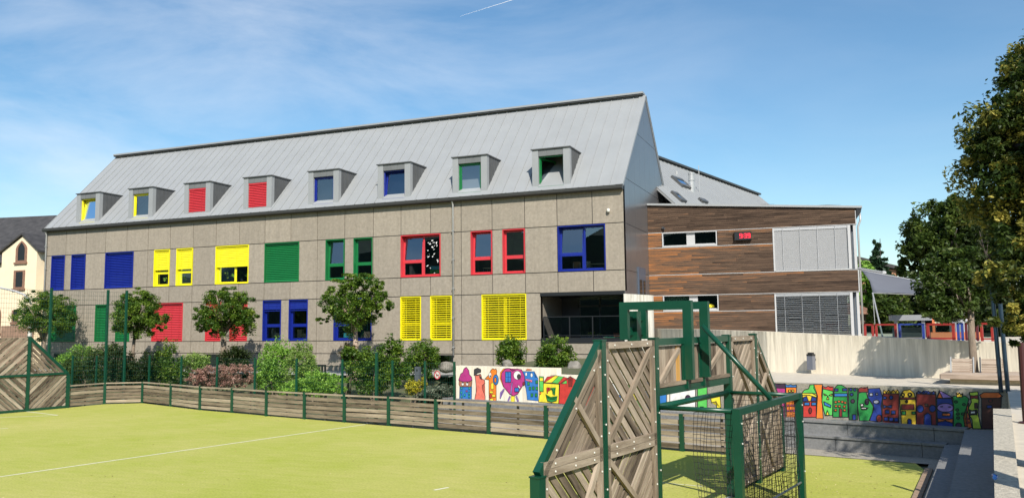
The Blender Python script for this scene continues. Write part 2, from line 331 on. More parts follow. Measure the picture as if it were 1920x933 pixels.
a = onZ(685, 795); b = onZ(0, 893); stripe(a+(a-b)*0, b+(b-a)*1.0, .075)
stripe(onZ(0, 782), onZ(108, 778), .08); stripe(onZ(108, 777.7), onZ(47, 770.5), .08); stripe(onZ(0, 803), onZ(15, 802), .07); stripe(onZ(814, 918), onZ(841, 913), .07)
q0 = G0-GN*.02; stripe(q0-GD*.3, q0+GD*3.9, .08); stripe(onZ(1240, 904), onZ(1318, 911), .04)
mk.build('pitch_markings', LINEW)['kind'] = 'structure'
# kerb and grit strip between turf and steps
gs = MB(); gs.poly([(x, y, .012) for x, y in ((-14.5, onl((-1.18, 22.4), -14.5, -14.5)+.3), (-1.18, 22.36), (sideX(RT, tc1[1])+.02, tc1[1]-.05), (sideX(RT, 3)+.0, 3), (sideX(R1, 3)+.1, 3), (sideX(R1, 22.6)+.1, 22.6), (-1.22, 23.5), (-14.5, 27.0))])
gs.build('grit_path', GRIT)['kind'] = 'structure'
kb = MB(); A = np.array((sideX(RT, 3), 3)); B = np.array((sideX(RT, tc1[1]-.9), tc1[1]-.9)); kb.prism([(*A, -.02), (*B, -.02), (B[0]+.16, B[1], -.02), (A[0]+.16, A[1], -.02)], (0, 0, .075))
kb.build('kerb', BROWNK)['kind'] = 'structure'
# seating steps: each block a slab on a set-back riser
def seat_run(front, side, z0, z1, back, xleft):
    m = MB(); c = isect(front, side); ang = math.radians(front[2]); d = np.array([math.cos(ang), math.sin(ang)]); nrm = np.array([-d[1], d[0]])
    L = (c[0]-xleft)/d[0]; k = 0.; p0 = np.array([xleft, onl(front, front[2], xleft)])
    while k < L-.01:
        e = min(k+2.05, L); a = p0+d*(k+.006); b = p0+d*(e-.006 if e < L else e)
        for (o, za, zb) in ((.035, z0, z1-.075), (.0, z1-.055, z1)):
            m.prism([(*(a+nrm*o), za), (*(b+nrm*o), za), (*(b+nrm*back), za), (*(a+nrm*back), za)], (0, 0, zb-za))
        m.prism([(*(a+nrm*.06), z1-.08), (*(b+nrm*.06), z1-.08), (*(b+nrm*back), z1-.08), (*(a+nrm*back), z1-.08)], (0, 0, .03))
        k = e
    # side run towards the camera
    y = c[1]+.02
    while y > 2:
        e = max(y-2.05, 2)
        for (o, za, zb) in ((.035, z0, z1-.075), (0., z1-.055, z1)):
            m.prism([(sideX(side, y-.006)+o, y-.006, za), (sideX(side, e)+o, e, za), (sideX(side, e)+back, e, za), (sideX(side, y-.006)+back, y-.006, za)], (0, 0, zb-za))
        m.prism([(sideX(side, y-.006)+.06, y-.006, z1-.08), (sideX(side, e)+.06, e, z1-.08), (sideX(side, e)+back, e, z1-.08), (sideX(side, y-.006)+back, y-.006, z1-.08)], (0, 0, .03))
        y = e
    return m
st = thing('seating_steps', 'long grey granite seating steps below the painted walls', 'steps', (-1.2, 23.5, 0))
seat_run((S1[0], S1[1], S1[2]), R1, -.05, .38, .46, -14.3).build('step', GRANITE, st)
seat_run((S2[0], S2[1], S2[2]), R2, -.04, .73, .9, -14.0).build('step', GRANITE, st)
# upper promenade / platform
XPR = lambda y: 2.573+.148*(y-17.0)
mp_pts = [(XPR(-15), -15), (XPR(17.4), 17.4), (XPR(22.8), mwY(XPR(22.8))+.02), (-9.6, mwY(-9.6)+.28), (-9.6, 60), (70, 60), (70, -15)]
MB().prism([(x, y, -.05) for x, y in mp_pts], (0, 0, 1.69)).build('pavement', PAVE)['kind'] = 'structure'
# paving joints as real thin grooves are below a pixel; slabs laid as a second sheet with open joints
sl = MB(); A0 = np.array([-3.2, 24.7]); dd = np.array([math.cos(math.radians(-14.3)), math.sin(math.radians(-14.3))]); nn = np.array([-dd[1], dd[0]])
for i in range(26):
    for j in range(9):
        p = A0+dd*(i*.8-1.5)+nn*(j*.8+.1)
        if p[1]+.9 < mwY(p[0])+.3 or (p[0] > -2.8 and p[1] > onl((-2.73, 30.3), -26.4, p[0])-1.1): continue
        sl.prism([(*p, 1.64), (*(p+dd*.785), 1.64), (*(p+dd*.785+nn*.785), 1.64), (*(p+nn*.785), 1.64)], (0, 0, .006))
sl.build('paving_slabs', PAVE)['kind'] = 'structure'
# parapet along the side steps (the photographer stands in line with it)
pr = thing('parapet_wall', 'rough exposed aggregate concrete parapet running along the side steps', 'wall', (2.2, 16, 0))
m = MB(); q = [(sideX(PL, 1), 1), (sideX(PL, 17.43), 17.43), (XPR(17.43), 17.43), (XPR(1), 1)]
m.prism([(x, y, .3) for x, y in q], (0, 0, 1.42)); m.build('wall_body', mat('pale exposed aggregate', (.44, .40, .325), .9, var=.35, scale=26, bump=.8, bscale=60, spec=.2), pr)
# planting bank between the pitch fence and the school
bx = np.arange(-62, -7.9, 1.0); bk = MB(); rows = []
for ib in range(14):
    t = ib/13; row = []
    for x in bx:
        yf = np.interp(x, [-62, -32, FENCE[1][0], -13.6, -8], [30, 30, FENCE[1][1]+.5, 27.6, mwY(-8)+.35]); y = yf+(D+.6-yf)*t
        zl = .03+1.0*min(1, t*1.25); zr = 1.70+.1*t; w = min(1, max(0, (x+16.0)/2.4)); z = zl*(1-w)+zr*w
        row.append((x, y, z+.05*math.sin(x*2.1+ib)*math.sin(ib*1.3+x)*(1-w)*(t > 0)))
    rows.append(row)
for i in range(13):
    for j in range(len(bx)-1): bk.quad(rows[i][j], rows[i][j+1], rows[i+1][j+1], rows[i+1][j])
bk.build('planting_bank', SOIL)['kind'] = 'structure'
gp = MB()
for a_, b_ in (((-46, 34.6), (-13.8, 34.6)),):
    for i in range(32):
        x0 = a_[0]+i; gp.box(x0, x0+1, 34.2, D-.02, 1.035, 1.075)
gp.build('gravel_path', GRAVEL)['kind'] = 'structure'
# ------------------------------------------------------------------ the school: long house with a steep zinc roof
SC = thing('school_building', 'long school with speckled beige facade, coloured windows and steep grey zinc roof with dormers', 'school', (-28, D, 1))
ZB = .9
def fx(px, z, y=D): return solve_u(px, (-70, y, z), (1, 0, 0), 0, 75)-70
ROW1 = (5.87, 8.05); ROW0 = (2.66, 4.88)
WINS = [  # left px, right px, row, colour, kind
 (96, 121, 1, 'blue', 'shut'), (133.5, 159.5, 1, 'blue', 'shut'), (197, 250, 1, 'blue', 'shut'),
 (288.5, 318, 1, 'yellow', 'half'), (330.5, 361, 1, 'yellow', 'half'), (404, 466.5, 1, 'yellow', 'halfwide'),
 (496, 561, 1, 'green', 'shut'), (610.5, 646, 1, 'green', 'tilt'), (663, 698.7, 1, 'green', 'fixed'),
 (751.5, 826.3, 1, 'red', 'wide'), (882.8, 923, 1, 'red', 'tilt'), (942.5, 984.5, 1, 'red', 'fixed'), (1046, 1135.6, 1, 'blue', 'wide'),
 (97, 142, 0, 'green', 'shut'), (178.5, 203, 0, 'green', 'shut'), (217, 243.5, 0, 'green', 'shut'), (285, 342.5, 0, 'red', 'shut'),
 (385.5, 414, 0, 'red', 'shut'), (431, 463.6, 0, 'red', 'shut'), (492.6, 527, 0, 'blue', 'part'), (541.5, 577, 0, 'blue', 'part'),
 (625.6, 697, 0, 'blue', 'wide'), (750.8, 789.6, 0, 'yellow', 'open'), (806.9, 847.3, 0, 'yellow', 'open'), (903.3, 987.3, 0, 'yellow', 'open')]
holes = []; wrect = []
for (a, b, r, c, k) in WINS:
    z0, z1 = (ROW1 if r else ROW0); zm = (z0+z1)/2; x0, x1 = fx(a, zm), fx(b, zm); wrect.append((x0, x1, z0, z1, c, k)); holes.append((x0, x1, z0, z1))
LX0 = fx(1013.6, 3.9); LOG = (LX0, XR+.01, 2.58, 4.90)
holes.append(LOG)
BASE = [(fx(100, 1.6), fx(150, 1.6)), (fx(384, 1.6), fx(415, 1.6)), (fx(808, 1.6), fx(850, 1.6))]
BZ = (1.2, 1.93)
for a, b in BASE: holes.append((a, b, *BZ))
vj = [fx(p, 9) for p in (124.3, 162, 198.6, 238.2, 278.4, 319.8, 363, 405.7, 449.5, 497.1, 545.7, 595.6, 646.6, 700.1, 751.8, 807.1, 864.5, 922.3, 983.5, 1044, 1110)]
vj = [XL]+vj+[XR]; hj = [ZB, 1.31, 1.98, 2.65, 4.89, 5.86, 8.06, 9.86]
def cells(x0, x1, z0, z1, hs):
    """rectangles that cover x0..x1, z0..z1 except the holes"""
    hs = [h for h in hs if h[0] < x1-.01 and h[1] > x0+.01 and h[2] < z1-.01 and h[3] > z0+.01]
    if not hs: return [(x0, x1, z0, z1)]
    h = hs[0]; out = []; a, b, c, d = max(h[0], x0), min(h[1], x1), max(h[2], z0), min(h[3], z1)
    for r in ((x0, a, z0, z1), (b, x1, z0, z1), (a, b, z0, c), (a, b, d, z1)):
        if r[1]-r[0] > .015 and r[3]-r[2] > .015: out += cells(*r, hs[1:])
    return out
pm = MB(); back = MB(); tint = []; G = .019
for i in range(len(vj)-1):
    for j in range(len(hj)-1):
        t_ = rng.random()
        for (a, b, c, d) in cells(vj[i], vj[i+1], hj[j], hj[j+1], holes):
            n0 = len(pm.f)
            ga = G if abs(a-vj[i]) < .001 and i else 0; gb = G if abs(b-vj[i+1]) < .001 and i < len(vj)-2 else 0; gc = G if abs(c-hj[j]) < .001 else 0; gd = G if abs(d-hj[j+1]) < .001 else 0
            if j in (0,): gd = gd
            pm.box(a+ga, b-gb, D, D+.05, c+gc, d-gd); tint += [t_]*(len(pm.f)-n0)
for (a, b, c, d) in cells(XL, XR, ZB, 9.86, holes): back.box(a, b, D+.06, D+.30, c, d)
o = pm.build('facade_panels', PANEL, SC); at = o.data.attributes.new('tint', 'FLOAT', 'FACE'); at.data.foreach_set('value', np.array(tint, 'f'))
back.build('wall', DARKGREY, SC)
# rooms behind the facade
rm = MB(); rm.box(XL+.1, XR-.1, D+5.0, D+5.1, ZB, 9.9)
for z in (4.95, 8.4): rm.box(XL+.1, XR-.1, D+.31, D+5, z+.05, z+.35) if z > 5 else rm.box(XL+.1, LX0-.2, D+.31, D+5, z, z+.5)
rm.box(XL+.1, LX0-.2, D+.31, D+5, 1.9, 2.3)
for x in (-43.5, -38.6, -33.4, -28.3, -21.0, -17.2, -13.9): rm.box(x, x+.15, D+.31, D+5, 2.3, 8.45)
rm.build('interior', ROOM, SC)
def ring(m, x0, x1, z0, z1, t, y0, y1, tb=None):
    tb = t if tb is None else tb
    m.box(x0, x0+t, y0, y1, z0, z1); m.box(x1-t, x1, y0, y1, z0, z1); m.box(x0+t, x1-t, y0, y1, z0, z0+tb); m.box(x0+t, x1-t, y0, y1, z1-t, z1)
def slats(m, x0, x1, z0, z1, y, pitch=.10, ang=60, w=.085):
    z = z1-.10; c, s_ = math.cos(math.radians(ang)), math.sin(math.radians(ang))
    m.box(x0, x1, y-.04, y+.04, z1-.085, z1-.0)
    while z > z0+.06:
        j = random.uniform(-.003, .003)
        m.obox(((x0+x1)/2, y, z+j), ((x1-x0)/2, 0, 0), (0, c*w/2, s_*w/2), (0, -s_*.004, c*.004)); z -= pitch
    m.box(x0, x1, y-.03, y+.03, z0, z0+.045)
    n = 2 if x1-x0 < 1.4 else 4
    for i in range(n):
        x = x0+(x1-x0)*(i+.5)/n; m.box(x-.006, x+.006, y-.045, y-.038, z0, z1)
def tilted(bz, y, deg):
    k = math.radians(deg); return lambda x, dz, dy=0: (x, y+math.sin(k)*dz+math.cos(k)*dy, bz+math.cos(k)*dz-math.sin(k)*dy)
def sash(win, x0, x1, z0, z1, y, c, deg=0, fw=.085, nm='sash'):
    T = tilted(z0, y, deg); m = MB(); h = z1-z0
    for (a, b, p, q) in ((x0, x0+fw, 0, h), (x1-fw, x1, 0, h), (x0+fw, x1-fw, 0, fw), (x0+fw, x1-fw, h-fw, h)):
        m.hexa([T(a, p, 0), T(b, p, 0), T(b, p, .06), T(a, p, .06), T(a, q, 0), T(b, q, 0), T(b, q, .06), T(a, q, .06)])
    m.build(nm, PAINT[c], win)
    g = MB(); g.quad(T(x0+fw, fw, .03), T(x1-fw, fw, .03), T(x1-fw, h-fw, .03), T(x0+fw, h-fw, .03)); g.build('pane', GLASS, win)
def window(x0, x1, z0, z1, c, kind):
    m = MB(); ring(m, x0+.004, x1-.004, z0+.004, z1-.004, .045, D-.035, D+.30); w = m.build('window', PAINT[c], SC)
    i0, i1, j0, j1 = x0+.05, x1-.05, z0+.05, z1-.05; y = D+.17; H = j1-j0; tr = j0+.37*H
    def col(a, b, deg):
        sash(w, a, b, j0, tr, y, c); sash(w, a, b, tr, j1, y, c, deg)
    if kind == 'wide':
        xm = i0+(i1-i0)*.53; col(i0, xm, random.uniform(4, 6)); sash(w, xm, i1, j0, j1, y, c)
    elif kind == 'tilt': col(i0, i1, random.uniform(3.5, 5))
    elif kind == 'fixed': col(i0, i1, 0)
    elif kind == 'open' and i1-i0 > 1.5: sash(w, i0, (i0+i1)/2, j0, j1, y, c); sash(w, (i0+i1)/2, i1, j0, j1, y, c)
    elif kind == 'halfwide': sash(w, i0, i0+(i1-i0)*.56, j0, j1, y, c); sash(w, i0+(i1-i0)*.56, i1, j0, j1, y, c, fw=.05)
    else: col(i0, i1, 0)
    b = MB()
    if kind == 'shut': slats(b, i0, i1, j0, j1, D+.09); b.build('blind', PAINT[c], w)
    elif kind in ('half', 'halfwide'): slats(b, i0, i1, j0+.44*H, j1, D+.07, ang=76, w=.098); b.build('blind', PAINT[c], w)
    elif kind == 'part': slats(b, i0, i1, j0+.74*H, j1, D+.07, ang=76, w=.098); b.build('blind', PAINT[c], w)
    elif kind == 'open': slats(b, i0, i1, j0, j1, D+.08, pitch=.11, ang=24, w=.075); b.build('blind', PAINT[c], w)
    return w
WOBJ = [window(*q) for q in wrect]
for a, b in BASE:
    m = MB(); ring(m, a+.01, b-.01, *BZ, .04, D+.05, D+.3); w = m.build('basement_window', DARKGREY, SC)
    MB().quad((a+.05, D+.2, BZ[0]+.04), (b-.05, D+.2, BZ[0]+.04), (b-.05, D+.2, BZ[1]-.04), (a+.05, D+.2, BZ[1]-.04)).build('pane', GLASS_D, w)
# paper decoration stuck on the red window
rx0, rx1, rz0, rz1 = wrect[9][:4]; PAPER = mat('white paper', (.75, .75, .74), .8, var=.05); m = MB(); xa = rx0+(rx1-rx0)*.60
g = np.random.default_rng(3)
for k in range(24):
    x = xa+.05+g.random()*.62; z = rz1-.35-abs(g.normal())*.5; s = .03+.04*g.random(); t = g.random()*6
    m.quad((x, D+.185, z), (x+s*math.cos(t)*2, D+.186, z+s*math.sin(t)), (x+s, D+.184, z+s), (x-s*.5, D+.187, z+s*.8))
m.build('paper_decoration', PAPER, WOBJ[9])
# roof: two slopes with standing seams, ridge cap, verge
RY, RZ = 42.25, 15.40; EY, EZ = D-.14, 9.80; BYE = 2*RY-EY
rf = MB(); TH = .12
def rpt(x, t, h=0.):      # front slope point: t from eave 0 to ridge 1, h above the sheet
    sl_ = math.hypot(RY-EY, RZ-EZ); ny, nz = -(RZ-EZ)/sl_, (RY-EY)/sl_
    return (x, EY+(RY-EY)*t+ny*h, EZ+(RZ-EZ)*t+nz*h)
xa, xb = XL-.05, XR+.03
rf.hexa([rpt(xa, 0, -TH), rpt(xb, 0, -TH), rpt(xb, 1, -TH), rpt(xa, 1, -TH), rpt(xa, 0), rpt(xb, 0), rpt(xb, 1), rpt(xa, 1)])
bp_ = lambda x, t, h=0: (x, 2*RY-rpt(x, t, h)[1], rpt(x, t, h)[2])
rf.hexa([bp_(xa, 0, -TH), bp_(xb, 0, -TH), bp_(xb, 1, -TH), bp_(xa, 1, -TH), bp_(xa, 0), bp_(xb, 0), bp_(xb, 1), bp_(xa, 1)])
roof = rf.build('roof', ZINC, SC)
DORM = [(143.3, 186.3, 'yellow', 'tilt'), (241, 286.3, 'yellow', 'fix'), (345.3, 393.9, 'red', 'shut'), (456.5, 509, 'red', 'shut'), (578, 634.8, 'blue', 'fix'), (708, 769.3, 'blue', 'tilt'), (848.3, 913, 'green', 'fix'), (997.7, 1068.5, 'green', 'ajar')]
DY = D+.13; drect = [(fx(a, 11, DY), fx(b, 11, DY), c, k) for a, b, c, k in DORM]; DZ1 = 11.93; DYB = EY+(DZ1-EZ)*(RY-EY)/(RZ-EZ)
sm = MB(); n = int((xb-xa)/.60)
for i in range(n+1):
    x = xa+.02+(xb-xa-.04)*i/n; t0 = 0.
    for (p, q, c, k) in drect:
        if p-.03 < x < q+.03: t0 = (DYB-EY)/(RY-EY)+.02
    sm.hexa([rpt(x-.014, t0, 0), rpt(x+.014, t0, 0), rpt(x+.014, 1, 0), rpt(x-.014, 1, 0), rpt(x-.012, t0, .04), rpt(x+.012, t0, .04), rpt(x+.012, 1, .04), rpt(x-.012, 1, .04)])
sm.build('standing_seams', ZINC, roof)
m = MB(); m.box(xa, xb-.12, RY-.22, RY+.22, RZ+.02, RZ+.09); m.build('ridge_cap', GUTTER, roof)
m = MB(); m.box(xa, xb-.1, RY-.26, RY+.26, RZ+.092, RZ+.19); m.build('ridge_flashing', ZINC, roof)
m = MB()
for s in (rpt, bp_): m.hexa([s(xb-.34, 0, .01), s(xb+.02, 0, .01), s(xb+.02, 1, .01), s(xb-.34, 1, .01), s(xb-.34, 0, .05), s(xb+.02, 0, .05), s(xb+.02, 1, .05), s(xb-.34, 1, .05)])
m.build('verge_trim', ZINC, roof)
# gutter
m = MB(); prof = [(0, 0), (-.02, -.09), (-.08, -.13), (-.14, -.09), (-.155, .01), (-.14, .01), (-.12, -.07), (-.08, -.10), (-.04, -.07), (-.02, 0)]
m.prism([(xa, EY+.0+p*1.25, EZ-.02+q*1.45) for p, q in prof], (xb-xa, 0, 0)); m.box(xa, xb, EY+.01, D-.001, EZ-.20, EZ-.06)
x = xa+.3
while x < xb: m.box(x, x+.03, EY-.165, EY+.03, EZ-.01, EZ+.015); x += .62
m.build('gutter', GUTTER, SC)
def pipe(px, z0, z1, yo=.09, y=D, x=None):
    x = fx(px, 6) if x is None else x; m = MB(); m.tube([(x, EY-.08, z1+.12), (x, EY-.08, z1), (x, y-yo, z1-.22), (x, y-yo, z0)], .05, 10); dp = m.build('downpipe', GALV, SC, smooth=True)
    c = MB()
    z = z0+.4
    while z < z1-.5: c.box(x-.065, x+.065, y-yo-.065, y-yo+.07, z, z+.035); z += 1.45
    c.build('pipe_clamp', GALV, dp)
pipe(851.3, 1.9, 9.62); pipe(0, 1.0, 9.62, x=XL+.12)
# gables: metal sheets
gm = MB(); YB = BYE
def gable(x, sgn):
    w = .05*sgn; zr = [ZB, 5.86, 8.06, 10.23, 12.9, RZ-.14]; g_ = .02
    def yy(z):  # front and back limits at height z
        if z <= EZ: return D+.002, 2*RY-D-.002
        t = (z-EZ)/(RZ-EZ); return EY+(RY-EY)*t+.16, 2*RY-EY-(RY-EY)*t-.16
    k = 9; ys = [D+.002+(2*RY-2*D)*i/k for i in range(k+1)]
    for i in range(len(zr)-1):
        for a, b in zip(ys[:-1], ys[1:]):
            z0, z1 = zr[i]+g_*.5, zr[i+1]-g_*.5; P = [(a+.006, z0), (b-.006, z0), (b-.006, z1), (a+.006, z1)]
            sl_ = (RZ-EZ)/(RY-EY)
            P = clip(P, (EY+.10, EZ), (sl_, -1)); P = clip(P, (2*RY-EY-.10, EZ), (-sl_, -1)) if len(P) > 2 else P
            if len(P) > 2: gm.prism([(x-w, y, z) for y, z in P], (w, 0, 0))
SLOT = (41.0, 41.6, 5.0, 6.25)
GABLE = mat('grey gable sheet', (.135, .132, .135), .28, metal=.3, var=.05, scale=.9)
gable(XR, 1); gm.build('gable_sheets', GABLE, SC); gm = MB(); gable(XL, -1); gm.build('gable_sheets', GABLE, SC)
bk2 = MB()
for x in (XR-.20, XL+.06):
    bk2 = MB(); bk2.prism([(x, D+.31, ZB), (x, 2*RY-D-.31, ZB), (x, 2*RY-D-.31, EZ), (x, RY, RZ-.25), (x, D+.31, EZ)], (.13, 0, 0)); bk2.build('gable_wall', DARKGREY, SC)
MB().box(XL+.22, XR-.22, 2*RY-D-.3, 2*RY-D, ZB, EZ).build('rear_wall', DARKGREY, SC)
q1 = onP(1195, 500, (XR, 0, 0), (1, 0, 0)); q2 = onP(1209, 547, (XR, 0, 0), (1, 0, 0))
SLW = mat('blue grey window frame', (.07, .09, .125), .4, var=.05)
m = MB(); ya, yb_ = q1[1], q2[1]
m.box(XR+.001, XR+.07, ya, yb_, 4.4, q1[2]); w = m.build('slot_window', SLW, SC)
MB().box(XR+.07, XR+.078, ya+.12, ya+(yb_-ya)*.45, 4.5, q1[2]-.62).box(XR+.07, XR+.078, ya+(yb_-ya)*.6, yb_-.12, 4.5, q1[2]-.62).build('pane', GLASS_D, w)
# dormers
for (x0, x1, c, k) in drect:
    zb = EZ+(DY-EY)*(RZ-EZ)/(RY-EY)-.05; m = MB(); ww = x1-x0; ox0, ox1 = x0+.30*ww/1.8, x1-.31*ww/1.8; oz1 = zb+1.53
    m.box(x0, ox0, DY, DY+.25, zb, DZ1-.05); m.box(ox1, x1, DY, DY+.25, zb, DZ1-.05); m.box(ox0, ox1, DY+.03, DY+.25, oz1, DZ1-.05); d_ = m.build('dormer', ZINC, SC); m = MB()
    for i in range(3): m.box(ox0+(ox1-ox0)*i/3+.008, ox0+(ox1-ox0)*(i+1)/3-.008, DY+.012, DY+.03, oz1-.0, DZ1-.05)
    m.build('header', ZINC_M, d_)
    for x, s in ((x0, 1), (x1, -1)):
        m = MB(); tri = [(DY+.25, zb+.2), (DYB, DZ1-.05), (DY+.25, DZ1-.05)]
        m.prism([(x+s*.004, y, z) for y, z in tri], (s*.08, 0, 0))
        for i in range(1, 5):
            y = DY+.25+(DYB-DY-.25)*i/5; zz = zb+.25+(DZ1-.05-zb-.25)*(y-DY-.25)/(DYB-DY-.25); m.box(x-s*.018, x+s*.006, y-.012, y+.012, zz, DZ1-.05)
        m.build('cheek', ZINC_D, d_)
    m = MB(); m.box(x0-.05, x1+.05, DY-.06, DYB+.1, DZ1-.05, DZ1+.0); m.build('dormer_roof', ZINC_D, d_)
    a, b, z0, z1, y = ox0, ox1, zb+.02, oz1-.0, DY+.16
    fr = MB(); ring(fr, a, b, z0, z1, .06, y-.04, y+.08); fr.build('frame', PAINT[c], d_)
    MB().box(a-.02, b+.02, DY-.04, DY+.14, zb-.03, zb+.02).build('sill', PAINT[c] if k != 'shut' else ZINC, d_)
    if k == 'shut': s_ = MB(); slats(s_, a, b, z0, z1, DY+.07, ang=60, w=.085, pitch=.095); s_.build('blind', PAINT[c], d_)
    elif k == 'ajar':   # casement swung open into the room
        hx = a+.06; L_ = b-a-.14; an = math.radians(68); ux, uy = math.cos(an), math.sin(an); s_ = MB(); g_ = MB()
        P = lambda r, z, o=0: (hx+ux*r-uy*o, y+uy*r+ux*o, z)
        for (r0, r1_, p, q) in ((0, .08, z0+.07, z1-.07), (L_-.08, L_, z0+.07, z1-.07), (.08, L_-.08, z0+.07, z0+.15), (.08, L_-.08, z1-.15, z1-.07)):
            s_.hexa([P(r0, p), P(r1_, p), P(r1_, p, .05), P(r0, p, .05), P(r0, q), P(r1_, q), P(r1_, q, .05), P(r0, q, .05)])
        s_.build('casement', PAINT[c], d_); g_.quad(P(.08, z0+.15, .025), P(L_-.08, z0+.15, .025), P(L_-.08, z1-.15, .025), P(.08, z1-.15, .025)); g_.build('pane', GLASS, d_)
    else: sash(d_, a+.05, b-.05, z0+.05, z1-.05, y, c, 7 if k == 'tilt' else 0, fw=.08)
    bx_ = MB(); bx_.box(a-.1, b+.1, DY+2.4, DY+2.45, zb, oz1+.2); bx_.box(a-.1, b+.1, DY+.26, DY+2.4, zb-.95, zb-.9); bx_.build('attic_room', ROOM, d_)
# loggia in the corner
m = MB(); lx0, lx1, lz0, lz1 = LOG; LD = 3.2
m.box(lx0-.1, lx0, D+.06, D+LD, lz0, lz1); m.build('loggia_side', PANEL, SC)
m = MB(); m.box(lx0, lx1-.12, D+.02, D+LD, 2.62, 2.74); m.box(lx0, lx1-.12, D+.02, D+LD, 4.72, 4.88); m.box(lx0, XR-.03, D-.03, D+.02, 4.735, 4.895); m.box(lx0-.0, XR-.03, D-.03, D+.02, 2.50, 2.74); m.build('loggia_slab', BLACK, SC)
m = MB(); yb2 = D+LD; m.box(lx0, lx0+.9, yb2-.08, yb2, 2.74, 4.72)
for x in (lx0+.9, lx0+2.0, lx0+3.1, lx0+4.0): m.box(x, x+.07, yb2-.1, yb2, 2.74, 4.72)
m.box(lx0+.9, lx1-.12, yb2-.1, yb2, 4.25, 4.33); lw = m.build('loggia_glazing', DARKGREY, SC)
MB().quad((lx0+.9, yb2-.05, 2.74), (lx1-.12, yb2-.05, 2.74), (lx1-.12, yb2-.05, 4.72), (lx0+.9, yb2-.05, 4.72)).build('pane', GLASS_D, lw)
m = MB(); y = D+.10
for x in (lx0+.12, lx0+1.42, lx0+2.55, XR-.06): m.box(x-.025, x+.025, y-.02, y+.02, 2.74, 3.74)
m.box(lx0+.12, XR-.03, y-.025, y+.025, 3.72, 3.76); m.box(lx0+.12, XR-.03, y-.01, y+.01, 2.84, 2.87); rl = m.build('loggia_railing', BLACK, SC)
g_ = MB()
for a, b in ((lx0+.16, lx0+1.38), (lx0+1.46, lx0+2.51), (lx0+2.59, XR-.10)): g_.quad((a, y, 2.87), (b, y, 2.87), (b, y, 3.72), (a, y, 3.72))
g_.build('glass_balustrade', GLASS_D, rl)
lamp = onP(1141, 395, (0, D-.05, 0), (0, 1, 0)); m = MB(); m.lathe((lamp[0], D-.10, lamp[2]), [(.02, .10), (.07, .08), (.085, .0), (.07, -.06), (.02, -.085)], 14); m.box(lamp[0]-.04, lamp[0]+.04, D-.08, D-.001, lamp[2]+.0, lamp[2]+.09); m.build('dome_camera', CAPW, SC, smooth=True)
# ------------------------------------------------------------------ timber-clad wing to the right of the gable
TH_W = math.radians(4.016); W0 = np.array([XR, 42.05, 0.]); WD = np.array([math.cos(TH_W), math.sin(TH_W), 0]); WN = np.array([-math.sin(TH_W), math.cos(TH_W), 0])
def wp(u, z, o=0.): return W0+WD*u-WN*o+np.array([0, 0, z])
TB = thing('timber_clad_building', 'low wing clad in weathered brown and orange boards with two large slatted blinds', 'building', (-5, 42.4, 2.5))
TIMB = wood('weathered cladding', (.034, .022, .016), (.36, .145, .048), (.7, 11, 11), (.115, .074, .050))
WU = 10.0
ztop = lambda u: 9.50+(8.82-9.50)*u/WU
opens = [(.70, 3.50, 7.26, 8.03), (6.17, WU+.1, 5.86, 8.03), (.66, 3.47, 3.97, 4.80), (6.14, WU+.1, 2.0, 4.78)]
bands = [(8.05, 9.6), (7.27, 8.02), (5.86, 7.24), (4.81, 5.83), (3.98, 4.78), (2.3, 3.95)]
bd = Boards()
for (z0, z1) in bands:
    n = max(1, round((z1-z0)/.098)); h = (z1-z0)/n
    for i in range(n):
        za, zb = z0+i*h+.007, z0+(i+1)*h-.007; u = 0.
        u = -random.random()*2
        while u < WU:
            e = u+2.0+random.random()*2.0; segs = [(max(u, 0), min(e, WU))]
            for (a, b, c, d) in opens:
                if za < d-.02 and zb > c+.02:
                    segs = [s for (p, q) in segs for s in ((p, min(q, a)), (max(p, b), q)) if s[1]-s[0] > .02]
            for (p, q) in segs:
                if z0 > 8 and za > ztop(p)-.02: continue
                zt0 = min(zb, ztop(p)) if z0 > 8 else zb; zt1 = min(zb, ztop(q)) if z0 > 8 else zb
                if zt1 < za+.005: zt1 = za+.005
                um = (p+q)/2; org = .66*math.exp(-um/2.3)*(1.0 if z0 < 8 else .6)+.55*math.exp(-(z1-zb)/.2)*(z0 < 8)*random.random()+.05*(z0 < 6)+random.random()*.24
                if z0 > 8: org *= .75; org += .12*(um > 6)
                bd.board([wp(p+.002, za), wp(q-.002, za), wp(q-.002, zt1), wp(p+.002, zt0)], -WN*(.02+.004*random.random()), WD, org)
            u = e
bd.build('timber_cladding', TIMB, TB)
m = MB(); dep = 9.0
def wbox(m, u0, u1, z0, z1, o0, o1): m.hexa([wp(u0, z0, o0), wp(u1, z0, o0), wp(u1, z0, o1), wp(u0, z0, o1), wp(u0, z1, o0), wp(u1, z1, o0), wp(u1, z1, o1), wp(u0, z1, o1)])
for (a, b, c, d) in cells(0, WU, 2.0, 8.6, [(p, min(q, WU), r, s) for p, q, r, s in opens]): wbox(m, a, b, c, d, -.25, -.022)
m.prism([wp(0, 8.6, -.022), wp(WU, 8.6, -.022), wp(WU, ztop(WU)-.05, -.022), wp(0, ztop(0)-.05, -.022)], WN*.2)
wbox(m, .1, WU-.3, 2.0, 8.5, -dep, -3.5); m.build('wall', DARKGREY, TB)
m = MB(); wbox(m, .1, WU-.35, 5.5, 5.7, -3.5, -.26); wbox(m, .1, WU-.35, 2.1, 2.2, -3.5, -.26); wbox(m, .1, WU-.35, 8.3, 8.4, -3.5, -.26); m.build('interior', ROOM, TB)
